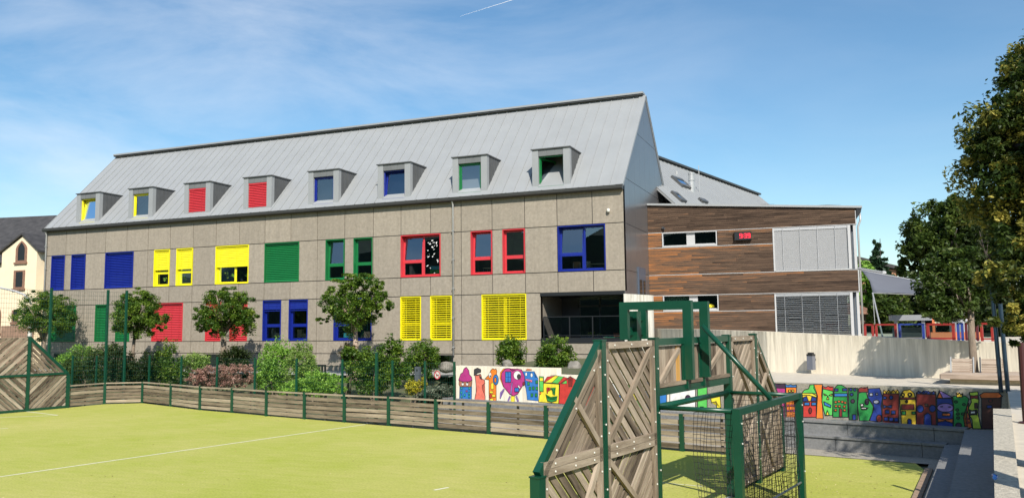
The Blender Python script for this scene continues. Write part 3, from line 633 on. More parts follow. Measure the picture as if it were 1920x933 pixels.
# roof sheet rising to the left, overhanging on the right
m = MB(); pts = [wp(-.0, ztop(0)-.0, .14), wp(WU+.32, ztop(WU+.32), .14), wp(WU+.32, ztop(WU+.32)-.04, -dep), wp(0, ztop(0)-.04, -dep)]
m.prism(pts, (0, 0, .10)); rf_ = m.build('roof', ZINC, TB)
m = MB(); m.hexa([wp(WU+.06, 8.30, .08), wp(WU+.26, 8.60, .08), wp(WU+.26, 8.60, -dep), wp(WU+.06, 8.30, -dep), wp(WU+.06, ztop(WU)-.02, .08), wp(WU+.30, ztop(WU)-.02, .08), wp(WU+.30, ztop(WU)-.02, -dep), wp(WU+.06, ztop(WU)-.02, -dep)]); m.build('eaves_box', BLACK, rf_)
# pale flashings between the bands
m = MB()
for (u0, u1, z) in ((0, WU, 8.035), (0, 6.17, 7.25), (0, WU, 5.845), (0, WU, 4.795), (0, 6.14, 3.965)): wbox(m, u0, u1, z-.012, z+.014, -.02, .035)
m.build('flashing', WHITE, TB)
def ribbon(z0, z1, u0, u1, split):
    m = MB(); o0, o1 = -.22, .03; t = .05
    wbox(m, u0, u0+t, z0, z1, o0, o1); wbox(m, u1-t, u1, z0, z1, o0, o1); wbox(m, u0+t, u1-t, z0, z0+.09, o0, o1+.02); wbox(m, u0+t, u1-t, z1-.03, z1, o0, o1)
    wbox(m, split, split+.42, z0+.09, z1-.03, -.18, -.10); wbox(m, split+.42, u1-t, z0+.09, z0+.14, -.18, -.10)
    w = m.build('ribbon_window', WHITE, TB)
    g = MB(); g.quad(wp(u0+t, z0+.09, -.14), wp(split, z0+.09, -.14), wp(split, z1-.03, -.14), wp(u0+t, z1-.03, -.14)); g.build('pane', GLASS, w)
    g = MB(); g.quad(wp(split+.42, z0+.14, -.14), wp(u1-t, z0+.14, -.14), wp(u1-t, z1-.03, -.14), wp(split+.42, z1-.03, -.14)); g.build('pane', GLASS, w); return w
ribbon(7.27, 8.02, .72, 3.48, 1.95); ribbon(3.98, 4.79, .68, 3.45, 2.0)
CURT = mat('green curtain', (.07, .16, .10), .9, var=.2, scale=12, stretch=(8, 8, .3)); m = MB()
for i in range(16): u = .78+i*.075; m.quad(wp(u, 4.05, -.34-.03*(i % 2)), wp(u+.075, 4.05, -.34-.03*((i+1) % 2)), wp(u+.075, 4.74, -.34-.03*((i+1) % 2)), wp(u, 4.74, -.34-.03*(i % 2)))
m.build('curtain', CURT, TB)
SLATG = mat('light grey blind slats', (.37, .375, .385), .45, var=.05)
SLATD = mat('silver blind slats', (.36, .37, .38), .35, metal=.3, var=.05)
def big_blind(u0, u1, z0, z1, ang, pitch, material, jitter):
    m = MB(); t = .05
    wbox(m, u0-.02, u0+t, z0, z1, -.2, .05); wbox(m, u1, u1+.13, z0, z1, -.2, .06); wbox(m, u0+t, u1, z0-.03, z0+.03, -.2, .06)
    w = m.build('corner_window', WHITE, TB)
    MB().quad(wp(u0, z0, -.15), wp(u1, z0, -.15), wp(u1, z1, -.15), wp(u0, z1, -.15)).build('pane', GLASS_D, w)
    s = MB(); z = z1-.16; wbox(s, u0+t, u1, z1-.12, z1, -.04, .02); a = math.radians(ang); k = 0; nseg = 6
    while z > z0+.05:
        for q in range(nseg):
            ua = u0+t+(u1-u0-t)*q/nseg; ub = u0+t+(u1-u0-t)*(q+1)/nseg; j = random.uniform(-1, 1)*jitter*(random.random() < .25)
            d1 = -WN*math.cos(a)*.045+np.array([0, 0, math.sin(a)*.045]); nn_ = np.array([0, 0, .003])
            s.obox(wp((ua+ub)/2, z+j, -.02), WD*(ub-ua)/2, d1, nn_)
        z -= pitch
    for q in range(1, 5): u = u0+t+(u1-u0-t)*(q-.5)/4.2; wbox(s, u-.008, u+.008, z0, z1, .035, .045)
    s.build('blind', material, w); return w
big_blind(6.19, 9.62, 5.88, 8.0, 72, .098, SLATG, .0); big_blind(6.16, 9.58, 2.6, 4.76, 24, .088, SLATD, .02)
# right end wall: glazed corner with posts, downpipe
m = MB()
for (z0, z1) in ((5.88, 8.02), (2.6, 4.76)):
    for o in (.0, -1.6, -3.2): wbox(m, WU-.12, WU, z0, z1, o-.12, o+.0)
for (z0, z1) in ((4.78, 5.86), (8.04, 8.7), (2.0, 2.6)): wbox(m, WU-.0, WU+.05, z0, z1, -dep, .02)
m.build('end_frame', WHITE, TB)
g = MB()
for (z0, z1) in ((5.88, 8.02), (2.6, 4.76)): g.quad(wp(WU-.05, z0, -.1), wp(WU-.05, z0, -4.5), wp(WU-.05, z1, -4.5), wp(WU-.05, z1, -.1))
g.build('end_glazing', GLASS_D, TB)
m = MB(); P = [wp(WU+.22, 8.55, .02), wp(WU+.22, 8.2, .02), wp(WU+.10, 7.9, .02), wp(WU+.10, 2.5, .02)]; m.tube(P, .05, 10); m.build('downpipe', GALV, TB, smooth=True)
# the digital clock on the timber wall
c0 = onP(1377.5, 443, wp(0, 0, .05), -WN); c1 = onP(1408, 443, wp(0, 0, .05), -WN)
ua, ub = (c0-W0)@WD, (c1-W0)@WD; ck = thing('digital_clock', 'black digital wall clock with red digits on the timber wall', 'clock', wp(ua, 7.5))
m = MB(); wbox(m, ua, ub, 7.50, 7.86, .03, .20); wbox(m, ua-.03, ub+.03, 7.48, 7.50, .03, .21); wbox(m, ua-.03, ub+.03, 7.86, 7.88, .03, .21); m.build('housing', BLACK, ck)
LED = bpy.data.materials.new('red led'); LED.use_nodes = True; b_ = LED.node_tree.nodes['Principled BSDF']; b_.inputs['Base Color'].default_value = (.5, .01, .02, 1); b_.inputs['Emission Color'].default_value = (1, .02, .05, 1); b_.inputs['Emission Strength'].default_value = 1.6
m = MB(); SEG = {'9': 'abcdfg', '3': 'abcdg'}; dw, dh, th = .135, .23, .03
def seg_digit(ch, u, z):
    R = {'a': (0, dw, dh-th, dh), 'b': (dw-th, dw, dh/2, dh), 'c': (dw-th, dw, 0, dh/2), 'd': (0, dw, 0, th), 'f': (0, th, dh/2, dh), 'g': (0, dw, dh/2-th/2, dh/2+th/2)}
    for s in SEG[ch]: a, b, c, d = R[s]; wbox(m, u+a, u+b, z+c, z+d, .20, .206)
u0 = ua+.24; seg_digit('9', u0, 7.57); seg_digit('3', u0+.215, 7.57); seg_digit('9', u0+.385, 7.57)
for z in (7.62, 7.72): wbox(m, u0+.160, u0+.19, z, z+.03, .20, .206)
m.build('digits', LED, ck)
sc_ = onP(1243, 427, wp(0, 0, .08), -WN); m = MB(); m.box(sc_[0]-.05, sc_[0]+.05, sc_[1]-.05, sc_[1]+.12, sc_[2]-.05, sc_[2]+.05); m.tube([sc_+(.04, -.02, -.02), sc_+(.1, -.12, -.06)], .045, 8); tag(m.build('spot_lamp', DARKGREY), 'tiny dark spot lamp fixed on the upper left of the timber wall', 'lamp')
# ------------------------------------------------------------------ rear wing with a long zinc roof
RW = thing('rear_wing', 'rear school wing with pale grey seamed roof, skylights and steel flue', 'building', (-8, 55, 1))
ra = onZ(1232, 297.5, 14.); rb = onZ(1422, 366, 14.); rdv = (rb-ra)/np.linalg.norm(rb-ra); ra = ra-rdv*7; sdv = np.array([rdv[1], -rdv[0], 0]); RL_ = np.linalg.norm(rb-ra)
def rwp(l, t, h=0.): return ra+rdv*l+sdv*(t*5.2)+np.array([0, 0, -t*5.0])+(sdv*.69+np.array([0, 0, .72]))*h
m = MB(); m.prism([rwp(0, 0), rwp(RL_, 0), rwp(RL_, 1), rwp(0, 1)], (0, 0, -.15)); m.prism([rwp(0, 0), rwp(RL_, 0), rwp(RL_, 0)-sdv*5.2-np.array([0, 0, 5.0]), rwp(0, 0)-sdv*5.2-np.array([0, 0, 5.0])], (0, 0, -.15)); r2 = m.build('roof', ZINC, RW)
m = MB()
for i in range(int(RL_/.6)+1):
    l = i*.6; m.hexa([rwp(l-.015, 0), rwp(l+.015, 0), rwp(l+.015, 1), rwp(l-.015, 1), rwp(l-.012, 0, .04), rwp(l+.012, 0, .04), rwp(l+.012, 1, .04), rwp(l-.012, 1, .04)])
m.build('standing_seams', ZINC, r2); m = MB(); m.beam(rwp(0, 0, .1), rwp(RL_, 0, .1), .35, .12); m.build('ridge_cap', GUTTER, r2)
m = MB(); w_ = [rwp(7, 1), rwp(RL_-.2, 1), rwp(RL_-.2, 1)-sdv*10.2, rwp(7, 1)-sdv*10.2]; m.prism([(p[0], p[1], .5) for p in w_], (0, 0, 8.4))
m.prism([rwp(RL_-.25, 1, -.2), rwp(RL_-.25, 0, -.2), rwp(RL_-.25, 1, -.2)-sdv*10.3], rdv*.2); m.build('wall', PANEL, RW)
rn = np.cross(rdv, sdv*5.2+np.array([0, 0, -5.0])); rn = rn/np.linalg.norm(rn)
def on_rw(x, y):
    p = onP(x, y, ra, rn)-ra; return p@rdv, (p@sdv)/5.2
for (a, b) in (((1254, 331), (1299, 357)), ((1256, 361), (1286, 381)), ((1309, 375), (1325, 381))):
    l0, t0 = on_rw(*a); l1, t1 = on_rw(*b)
    if l1-l0 < .5: l1 = l0+.9
    lm = (l0+l1)/2; wd_ = min(l1-l0, 1.5)/2; l0, l1 = lm-wd_, lm+wd_
    m = MB(); A_ = lambda l, t, h: rwp(l, t, h)
    for (p, q, r, s) in ((l0, l0+.1, t0, t1), (l1-.1, l1, t0, t1), (l0+.1, l1-.1, t0, t0+.03), (l0+.1, l1-.1, t1-.03, t1)):
        m.hexa([A_(p, r, 0), A_(q, r, 0), A_(q, s, 0), A_(p, s, 0), A_(p, r, .16), A_(q, r, .16), A_(q, s, .16), A_(p, s, .16)])
    k_ = m.build('skylight', ZINC_D, RW); MB().quad(A_(l0+.1, t0+.03, .12), A_(l1-.1, t0+.03, .12), A_(l1-.1, t1-.03, .12), A_(l0+.1, t1-.03, .12)).build('pane', GLASS_D, k_)
l, t = on_rw(1297, 357); p = rwp(l, t); m = MB(); m.tube([p-(0, 0, .3), p+(0, 0, 1.05)], .17, 14); m.tube([p+(0, 0, .62), p+(0, 0, .72)], .21, 14); m.tube([p+(0, 0, 1.0), p+(0, 0, 1.12)], .19, 14); m.build('flue', GALV, RW, smooth=False)
l, t = on_rw(1311.5, 360); p = rwp(l, t); MB().tube([p, p+(0, 0, 1.7)], .022, 6).build('antenna_mast', GALV, RW)
l, t = on_rw(1269, 328); p = rwp(l, t); MB().tube([p, p+(0, 0, .25)], .06, 8).build('vent_pipe', GALV, RW)
# ------------------------------------------------------------------ cream house beyond the left end
HS = thing('cream_house', 'old cream house with dark slate roof, pointed arch window and stone surrounds', 'house', (-88, 62, 0)); HY = 60.
CREAM = mat('cream render', (.74, .62, .44), .85, var=.05, scale=1); SLATE = mat('dark slate', (.045, .042, .042), .7, var=.45, scale=1.2, stretch=(1, 1, 2.5), bump=.4); STONE = mat('red sandstone', (.22, .12, .08), .85, var=.25, scale=5); HB = mat('sandstone plinth', (.26, .16, .11), .85, var=.2, scale=2)
h_ = lambda x, y, Y=HY: onP(x, y, (0, Y, 0), (0, 1, 0))
def hz(y, x=45): return h_(x, y)[2]
hx = lambda x, y=520: h_(x, y)[0]
x0, x1 = hx(2), hx(67.5); xm = hx(40.5); ze, zr = hz(470), hz(440)
m = MB(); m.prism([(x0, HY, 0), (x1, HY, 0), (x1, HY, ze), (xm, HY, zr-.12), (x0, HY, ze)], (0, 6, 0)); m.prism([(x1+.002, HY+1.6, 0), (hx(120), HY+1.6, 0), (hx(120), HY+1.6, hz(492)), (x1+.002, HY+1.6, hz(492))], (0, 8, 0)); m.prism([(hx(-160), HY+1.2, 0), (x0-.002, HY+1.2, 0), (x0-.002, HY+1.2, hz(486)), (hx(-160), HY+1.2, hz(486))], (0, 8, 0)); m.build('wall', CREAM, HS)
m = MB()
for (a, b) in (((x0-.5, ze-.25), (xm, zr)), ((x1+.5, ze-.25), (xm, zr))): m.prism([(a[0], HY-.25, a[1]), (b[0], HY-.25, b[1]), (b[0], HY-.25, b[1]+.2), (a[0], HY-.25, a[1]+.2)], (0, 9, 0))
m.prism([(hx(-160), HY+.7, hz(488)), (hx(125), HY+.7, hz(488)), (h_(125, 415, HY+7)[0], HY+7, h_(60, 408, HY+7)[2]), (h_(-160, 398, HY+7)[0], HY+7, h_(0, 401, HY+7)[2])], (0, .3, -.2)); m.build('roof', SLATE, HS)
def hwin(px0, px1, py0, py1, arch=False, nm='window'):
    a, b = hx(px0), hx(px1); z1, z0 = hz(py0, px0), hz(py1, px0); y = HY-.05; xm_ = (a+b)/2
    o = [(a, z0), (b, z0), (b, z1)] if not arch else [(a, z0), (b, z0)]+[(b-(b-xm_)*(k/6)**1.7, z0+(z1-z0)*(.62+.38*k/6)) for k in range(7)]+[(a+(xm_-a)*(k/6)**1.7, z0+(z1-z0)*(.62+.38*k/6)) for k in range(5, -1, -1)]
    if not arch: o.append((a, z1))
    c = (xm_, (z0+z1)/2); i_ = [(c[0]+(x-c[0])*.62, c[1]+(z-c[1])*.84) for x, z in o]; m = MB()
    n = len(o)
    for k in range(n):
        p, q, r, s = o[k], o[(k+1) % n], i_[(k+1) % n], i_[k]; m.prism([(p[0], y, p[1]), (q[0], y, q[1]), (r[0], y, r[1]), (s[0], y, s[1])], (0, .12, 0))
    m.box(a-.1, b+.1, y-.12, y+.05, z0-.2, z0-.0); w = m.build(nm, STONE, HS); MB().poly([(x, y+.03, z) for x, z in i_]).build('pane', BLACK, w)
hwin(28, 49, 452, 492, True); hwin(26, 47, 507, 541); hwin(26, 38, 581, 604); hwin(-6, 6, 572, 624, True, 'door')
m = MB(); m.box(hx(8), x1+.02, HY-.08, HY, 0, hz(610)); m.build('plinth', HB, HS)
# ------------------------------------------------------------------ goals (built once in their own frame: x along the goal line, -y behind the goal)
PLANK = wood('weathered goal boards', (.06, .045, .032), (.42, .345, .265), (1.1, 9, 9), (.22, .172, .125))
ORANGEB = mat('new orange board', (.50, .27, .07), .7, var=.15, scale=3, stretch=(9, 9, .6))
NETM = mat('black net cord', (.012, .012, .013), .8, var=0)
goal = thing('ball_court_goal', 'near goal of dark green steel and diagonal boards with basketball arms on top', 'goal', (0, 0, 0), 'ball court goals at the ends of the pitch', local=True)
S0, SA, SB, SC_, SD, SE = -3.52, -1.82, 0., 3.42, 5.02, 6.72; ZO, ZT, ZC, ZM = 1.42, 3.08, 2.0, 1.50
def gpost(s, h, w=.10, d=.14):
    m = MB(); m.box(s-w/2, s+w/2, -d/2, d/2, -.05, h); m.box(s-w/2-.01, s+w/2+.01, -d/2-.01, d/2+.01, h, h+.02); m.build('post', STEEL_GREEN, goal)
for s, h in ((S0, ZO), (SA, ZT), (SB, ZT), (SC_, ZT), (SD, ZT), (SE, ZO)): gpost(s, h, .12 if h > 2 else .15)
for a, b in (((S0, ZO), (SA, ZT)), ((SE, ZO), (SD, ZT))):
    m = MB(); m.beam((a[0], 0, a[1]+.03), (b[0], 0, b[1]-.02), .10, .12); m.build('sloping_rail', STEEL_GREEN, goal)
m = MB()
for a, b in ((SB+.06, SC_-.06),): m.box(a, b, -.06, .06, ZT-.11, ZT-.0); m.box(a, b, -.06, .06, ZC+.16, ZC+.28)
m.build('cross_rail', STEEL_GREEN, goal)
m = MB(); m.tube([(SB, 0, ZC-.02), (SC_, 0, ZC-.02)], .05, 10); m.build('crossbar', STEEL_GREEN, goal, smooth=True)
for a, b, zf in [(a, b, zf) for a, b in ((S0+.07, SA-.06), (SA+.06, SB-.06), (SC_+.06, SD-.06), (SD+.06, SE-.07)) for zf in (ZM-.05, .02)]:
    m = MB(); m.box(a, b, .035, .075, zf, zf+.09); m.build('front_rail', STEEL_GREEN, goal)
def inset(poly, d):
    n = len(poly); A = sum(poly[i][0]*poly[(i+1) % n][1]-poly[(i+1) % n][0]*poly[i][1] for i in range(n)); sg = 1 if A > 0 else -1; out = list(poly)
    for i in range(n):
        a, b = poly[i], poly[(i+1) % n]; L = math.hypot(b[0]-a[0], b[1]-a[1])
        if L < 1e-6: continue
        nr = (-(b[1]-a[1])/L*sg, (b[0]-a[0])/L*sg); out = clip(out, (a[0]+nr[0]*d, a[1]+nr[1]*d), nr)
    return out
CAPS = []
def panel(poly, ang, frame=True, brace=None, bw=.112, gap=.042, y0=.0, name='board_panel'):
    """diagonal boards clipped to a convex outline, timber frame and brace on the back"""
    B = Boards(); a = math.radians(ang); d = (math.cos(a), math.sin(a)); nr = (-d[1], d[0]); ps = [p[0]*nr[0]+p[1]*nr[1] for p in poly]; k = min(ps)
    while k < max(ps):
        w = bw+random.uniform(-.006, .006); q = clip(clip(poly, (nr[0]*k, nr[1]*k), nr), (nr[0]*(k+w), nr[1]*(k+w)), (-nr[0], -nr[1]))
        if len(q) > 2: B.board([(x, y0+random.uniform(-.002, .002), z) for x, z in q], (0, .028, 0), (d[0], 0, d[1]))
        k += w+gap*random.uniform(.7, 1.3)
    o = B.build(name, PLANK, goal)
    if frame:
        Fm = Boards(); n = len(poly)
        for i in range(n):
            p, q = poly[i], poly[(i+1) % n]; L = math.hypot(q[0]-p[0], q[1]-p[1])
            if L < .3: continue
            A_ = sum(poly[j][0]*poly[(j+1) % n][1]-poly[(j+1) % n][0]*poly[j][1] for j in range(n)); sg = 1 if A_ > 0 else -1
            iv = (-(q[1]-p[1])/L*sg*.05, (q[0]-p[0])/L*sg*.05)
            Fm.bbeam((p[0]+iv[0], y0-.030, p[1]+iv[1]), (q[0]+iv[0], y0-.030, q[1]+iv[1]), .055, .095, up=(iv[0]*20, 0, iv[1]*20), tint=random.uniform(.35, .8))
            CAPS.append(((p[0]+q[0])/2+iv[0], y0-.06, (p[1]+q[1])/2+iv[1]))
            if L > 1.2: CAPS.extend([(p[0]+(q[0]-p[0])*f_+iv[0], y0-.06, p[1]+(q[1]-p[1])*f_+iv[1]) for f_ in (.17, .83)])
        Fm.build('timber_frame', PLANK, goal)
    if brace:
        b_ = Boards(); b_.bbeam((brace[0][0], y0-.031, brace[0][1]), (brace[1][0], y0-.031, brace[1][1]), .05, .085, up=(0.3, 0, 1.), tint=random.uniform(.5, .9)); b_.build('brace', PLANK, goal)
    return o
E_ = .065
def wing(s0, sa, sb, fl):
    """fl=1: outer post at s0, left side; panels between s0-sa and sa-sb"""
    P1 = [(s0+E_*fl, ZM), (sa-E_*fl, ZM), (sa-E_*fl, ZT-.12)]; lo = [(s0+E_*fl, .1), (sa-E_*fl, .1), (sa-E_*fl, ZM), (s0+E_*fl, ZM)]
    P2 = [(sa+E_*fl, ZM), (sb-E_*fl, ZM), (sb-E_*fl, ZT-.02), (sa+E_*fl, ZT-.02)]; l2 = [(sa+E_*fl, .1), (sb-E_*fl, .1), (sb-E_*fl, ZM), (sa+E_*fl, ZM)]
    panel(P1, 44 if fl > 0 else 136, brace=((sa-E_*fl-.02*fl, ZM+.1), (s0+(sa-s0)*.52, ZM+.82)))
    panel(lo, -44 if fl > 0 else 44, brace=((s0+(sa-s0)*.35, .1), (sa-.12*fl, ZM-.06)))
    panel(P2, -42 if fl > 0 else 42, brace=((sa+.12*fl, ZM+.1), (sb-.12*fl, ZT-.1)))
    panel(l2, 43 if fl > 0 else -43, brace=((sa+.1*fl, ZM-.1), (sb-.1*fl, .15)))
wing(S0, SA, SB, 1); wing(SE, SD, SC_, -1)
# panels over the goal: upright boards between the basketball posts
BA = (1.20, 1.98)
for i, (a, b) in enumerate(((SB+.07, BA[0]-.05), (BA[0]+.06, BA[1]-.05), (BA[1]+.06, SC_-.07))):
    panel([(a, ZC+.30), (b, ZC+.30), (b, ZT-.13), (a, ZT-.13)], 90, frame=False, bw=.125, gap=.012, brace=((a+.05, ZC+.34), (b-.2, ZT-.2)) if i != 1 else None)
    m = Boards(); m.bbeam((a, -.04, ZC+.32), (b, -.04, ZC+.32), .07, .06); m.build('timber_ledge', PLANK, goal)
MB().box(BA[0]-.30, BA[0]-.16, -.012, .0, ZC+.32, ZT-.14).build('new_board', ORANGEB, goal)
for s in BA: m = MB(); m.box(s-.10, s+.10, -.045, -.02, ZC+.2, ZT-.02); m.box(s-.03, s+.03, -.10, -.02, ZC+.2, ZT); m.build('basketball_post', STEEL_GREEN, goal)
# arms over the pitch
for s in BA:
    m = MB(); y0, y1, w = -.20, 1.18, .05
    m.box(s-w, s+w, y0, y0+.16, ZC+.36, 3.72); m.box(s-w, s+w, y0+.16, y1-.16, 3.58, 3.72); m.box(s-w, s+w, y1-.16, y1, 3.04, 3.72); m.box(s-w*.6, s+w*.6, y0+.16, -.05, ZC+.5, ZC+.62); m.box(s-w*.6, s+w*.6, y0+.16, -.05, ZT-.2, ZT-.08); m.build('basketball_arm', STEEL_GREEN, goal)
m = MB(); m.box(BA[0]+.05, BA[1]-.05, y1-.10, y1-.04, 3.12, 3.26); m.box(BA[0]+.05, BA[1]-.05, y1-.10, y1-.04, 3.38, 3.46); m.box(1.50, 1.68, y1-.18, y1+.02, 2.98, 3.56); m.build('hoop_bracket', STEEL_GREEN, goal)
m = MB(); m.tube([(1.59+.23*math.cos(t*math.pi/10), y1+.30+.23*math.sin(t*math.pi/10), 3.08) for t in range(21)], .012, 6); m.build('hoop', STEEL_GREEN, goal)
# goal box behind
BX = 1.34; sl_, sr_ = SB+.04, SC_-.03
for s in (sl_, sr_): m = MB(); m.box(s-.06, s+.06, -BX-.06, -BX+.06, -.05, 2.02); m.build('rear_post', STEEL_GREEN, goal)
m = MB(); m.box(sl_+.06, sr_-.06, -BX-.05, -BX+.05, 1.92, 2.02); m.build('rear_top_rail', STEEL_GREEN, goal)
for s in (sl_, sr_): m = MB(); m.tube([(s, -.06, ZC-.02), (s, -BX+.06, ZC-.02)], .038, 10); m.build('side_bar', STEEL_GREEN, goal, smooth=True)
m = MB(); m.tube([(sl_+.06, -BX, .40), (sr_-.06, -BX, .40)], .022, 8); m.build('low_bar', GALV, goal, smooth=True)
m = MB(); m.tube([(1.6, -.22, 3.28), (1.75, -BX, 2.03)], .042, 12); m.build('stay_tube', STEEL_GREEN, goal, smooth=True)
def net(pfun, na, nb, r=.0045, sag=.01):
    m = MB()
    for i in range(na+1):
        pts = [np.array(pfun(i/na, j/8))+np.array([g.normal()*sag, g.normal()*sag, 0]) for j in range(9)]; m.tube(pts, r, 3)
    for j in range(nb+1):
        pts = [np.array(pfun(i/10, j/nb))+np.array([0, g.normal()*sag, g.normal()*sag*.4]) for i in range(11)]; m.tube(pts, r, 3)
    m.build('net', NETM, goal)
g = np.random.default_rng(11)
net(lambda a, b: (sl_+.08+(sr_-sl_-.16)*a, -BX+.02, 1.90-1.85*b), 36, 22)
net(lambda a, b: (sl_+.03+.05*math.sin(a*9+b*3), -.62-(BX-.70)*a+.03*math.sin(b*6), 1.93-(1.9)*b), 10, 22)
net(lambda a, b: (sr_+.0+.04*math.sin(a*7+b*3), -.1-(BX-.2)*a, 1.93-1.9*b), 15, 22)
for (x, y, z) in CAPS+[(s, -.075, z) for s in (SA, SB, SC_, SD) for z in (.5, 1.0, 1.9, 2.6)]+[(s, -BX-.065, z) for s in (sl_, sr_) for z in (.6, 1.5, 1.8)]:
    m = MB(); m.lathe((0, 0, 0), [(.015, 0), (.015, .008), (.008, .013)], 8); m.v = [(x+p[0], y-p[2], z+p[1]) for p in m.v]; m.build('bolt_cap', CAPW, goal)
goal.location = (G0[0], G0[1], 0); goal.rotation_euler[2] = math.atan2(GD[1], GD[0])
far = tree_copy(goal); fo = np.array([-31.60, 26.12]); fdv = np.array([-.172, -.985]); L_ = fo-fdv*S0
far.location = (L_[0], L_[1], 0); far.rotation_euler[2] = math.atan2(fdv[1], fdv[0]); far['label'] = 'far ball court goal at the left edge with grey diagonal boards and green frame'
# ------------------------------------------------------------------ rebound fence of horizontal boards round the pitch
REB = wood('weathered fence boards', (.085, .066, .046), (.40, .33, .245), (1.2, 12, 12), (.22, .175, .125))
FN = thing('board_fence', 'knee-high weathered board fence with green posts along the far side of the pitch', 'fence', (FENCE[6][0], FENCE[6][1], 0))
pts = [np.array([-31.60, 26.12])]+[np.array(p) for p in FENCE]
for i, p in enumerate(pts):
    if i == 0: continue
    a = pts[max(i-1, 0)]; b = pts[min(i+1, len(pts)-1)]; d = (b-a)/np.linalg.norm(b-a); n = np.array([-d[1], d[0]]); m = MB()
    m.obox((*p, .47), (*(d*.055), 0), (*(n*.05), 0), (0, 0, .50)); m.build('post', STEEL_GREEN, FN)
for a, b in zip(pts[:-1], pts[1:]):
    d = (b-a)/np.linalg.norm(b-a); n = np.array([-d[1], d[0]]); a_ = a+d*.06; b_ = b-d*.06; B = Boards()
    for k in range(5):
        z = .13+.155*k; o = n*(.02+random.uniform(-.004, .004)); B.bbeam((*(a_+o), z+random.uniform(-.008, .008)), (*(b_+o), z+random.uniform(-.008, .008)), .03, .122+random.uniform(-.012, .006))
    B.build('board_panel', REB, FN)
    B = Boards(); B.bbeam((*(a_+n*.0), .935), (*(b_+n*.0), .935), .09, .05, tint=.75); B.build('top_rail', REB, FN)
    mid = (a+b)/2+n*.06; m = MB(); m.obox((*mid, .45), (*(d*.03), 0), (*(n*.025), 0), (0, 0, .46)); m.build('middle_support', DARKGREY, FN)
# ------------------------------------------------------------------ green wire mesh fences
WF = thing('wire_mesh_fence', 'low green wire mesh fence on thin posts behind the board fence', 'fence', (-20, 27, 0))
def wire_panel(a, b, z0, z1, par, dv=.10, dh=.20, r=.0032):
    m = MB(); a = np.array(a); b = np.array(b); L = np.linalg.norm(b-a); n = max(2, int(L/dv))
    for i in range(n+1): p = a+(b-a)*i/n; m.tube([(*p, z0), (*p, z1)], r, 3)
    k = int((z1-z0)/dh)
    for j in range(k+1): z = z0+(z1-z0)*j/k; m.tube([(*a, z), (*b, z)], r*1.25, 3)
    m.build('mesh_panel', STEEL_GREEN, par)
off = .95
lowp = []
for px in (136, 181, 280, 340, 407, 478, 556, 642, 736, 797, 852):
    A_ = FENCE[1]+np.array([.27, .97])*off; B_ = np.array([-8.39, 23.08])+np.array([.27, .97])*(off+.6)
    if px < 250: A_ = np.array([-33.2, 29.6]); B_ = FENCE[1]+np.array([.27, .97])*off
    u = solve_u(px, (*A_, 1.5), (*((B_-A_)/np.linalg.norm(B_-A_)), 0), -6, 40); lowp.append(A_+(B_-A_)/np.linalg.norm(B_-A_)*u)
for p in lowp: m = MB(); m.box(p[0]-.035, p[0]+.035, p[1]-.03, p[1]+.03, 0, 2.12); m.build('post', STEEL_GREEN, WF)
for a, b in zip(lowp[:-1], lowp[1:]): wire_panel(a, b, .1, 2.05, WF)
q = onP(706, 700, (*(lowp[7]-np.array([0, 1.0])), 0), (.27, .97, 0)); tp = thing('fence_post', 'single taller green steel post in front of the large shrub', 'post', (q[0], q[1], 0)); m = MB(); m.box(q[0]-.04, q[0]+.04, q[1]-.04, q[1]+.04, 0, 2.42); m.box(q[0]-.045, q[0]+.045, q[1]-.045, q[1]+.045, 2.42, 2.44); m.build('shaft', STEEL_GREEN, tp)
m = MB(); m.box(q[0]-.08, q[0]+.08, q[1]-.08, q[1]+.08, 0, .03); m.build('foot_plate', STEEL_GREEN, tp)
BF = thing('ball_stop_fence', 'tall green ball stop fence of wire mesh behind the far goal', 'fence', (-32.5, 28, 0))
tall = [onP(x, y, (-33.0, 25, 0), (.98, -.18, 0))[:2] for x, y in ((97, 538), (203, 545), (238, 545))]
dv_ = (tall[0]-tall[1])/np.linalg.norm(tall[0]-tall[1]); tall = [tall[0]+dv_*5.2, tall[0]+dv_*2.6]+tall
for p in tall: m = MB(); m.box(p[0]-.05, p[0]+.05, p[1]-.04, p[1]+.04, 0, 5.2); m.box(p[0]-.055, p[0]+.055, p[1]-.045, p[1]+.045, 5.2, 5.22); m.build('post', STEEL_GREEN, BF)
for a, b in zip(tall[:-1], tall[1:]): wire_panel(a, b, .1, 5.12, BF, r=.004)
# ------------------------------------------------------------------ retaining wall, terrace and what stands on it
def pY(x, y, Y): return onP(x, y, (0, Y, 0), (0, 1, 0))
C0 = np.array([-2.73, 30.3]); wdir = np.array([math.cos(math.radians(-26.4)), math.sin(math.radians(-26.4))]); wnr = np.array([-wdir[1], wdir[0]])
wl = [(-8.35, 37.6, 3.14), (-6.6, 35.2, 3.12), (-4.6, 32.3, 3.08), (-2.73, 30.3, 3.03)]+[(*(C0+wdir*t), 3.03-.044*t) for t in (2, 4, 6, 8, 10, 12, 16)]
RWL = thing('retaining_wall', 'pale board-marked concrete retaining wall behind the promenade', 'wall', (0, 29, 1.6)); m = MB()
for (a, b) in zip(wl[:-1], wl[1:]):
    d = np.array(b[:2])-np.array(a[:2]); L = np.linalg.norm(d); d /= L; n = np.array([-d[1], d[0]])*.32
    m.add([(a[0], a[1], 1.3), (b[0], b[1], 1.3), (b[0]+n[0], b[1]+n[1], 1.3), (a[0]+n[0], a[1]+n[1], 1.3), (a[0], a[1], a[2]), (b[0], b[1], b[2]), (b[0]+n[0], b[1]+n[1], b[2]), (a[0]+n[0], a[1]+n[1], a[2])], [(0, 1, 5, 4), (4, 5, 6, 7), (2, 3, 7, 6)])
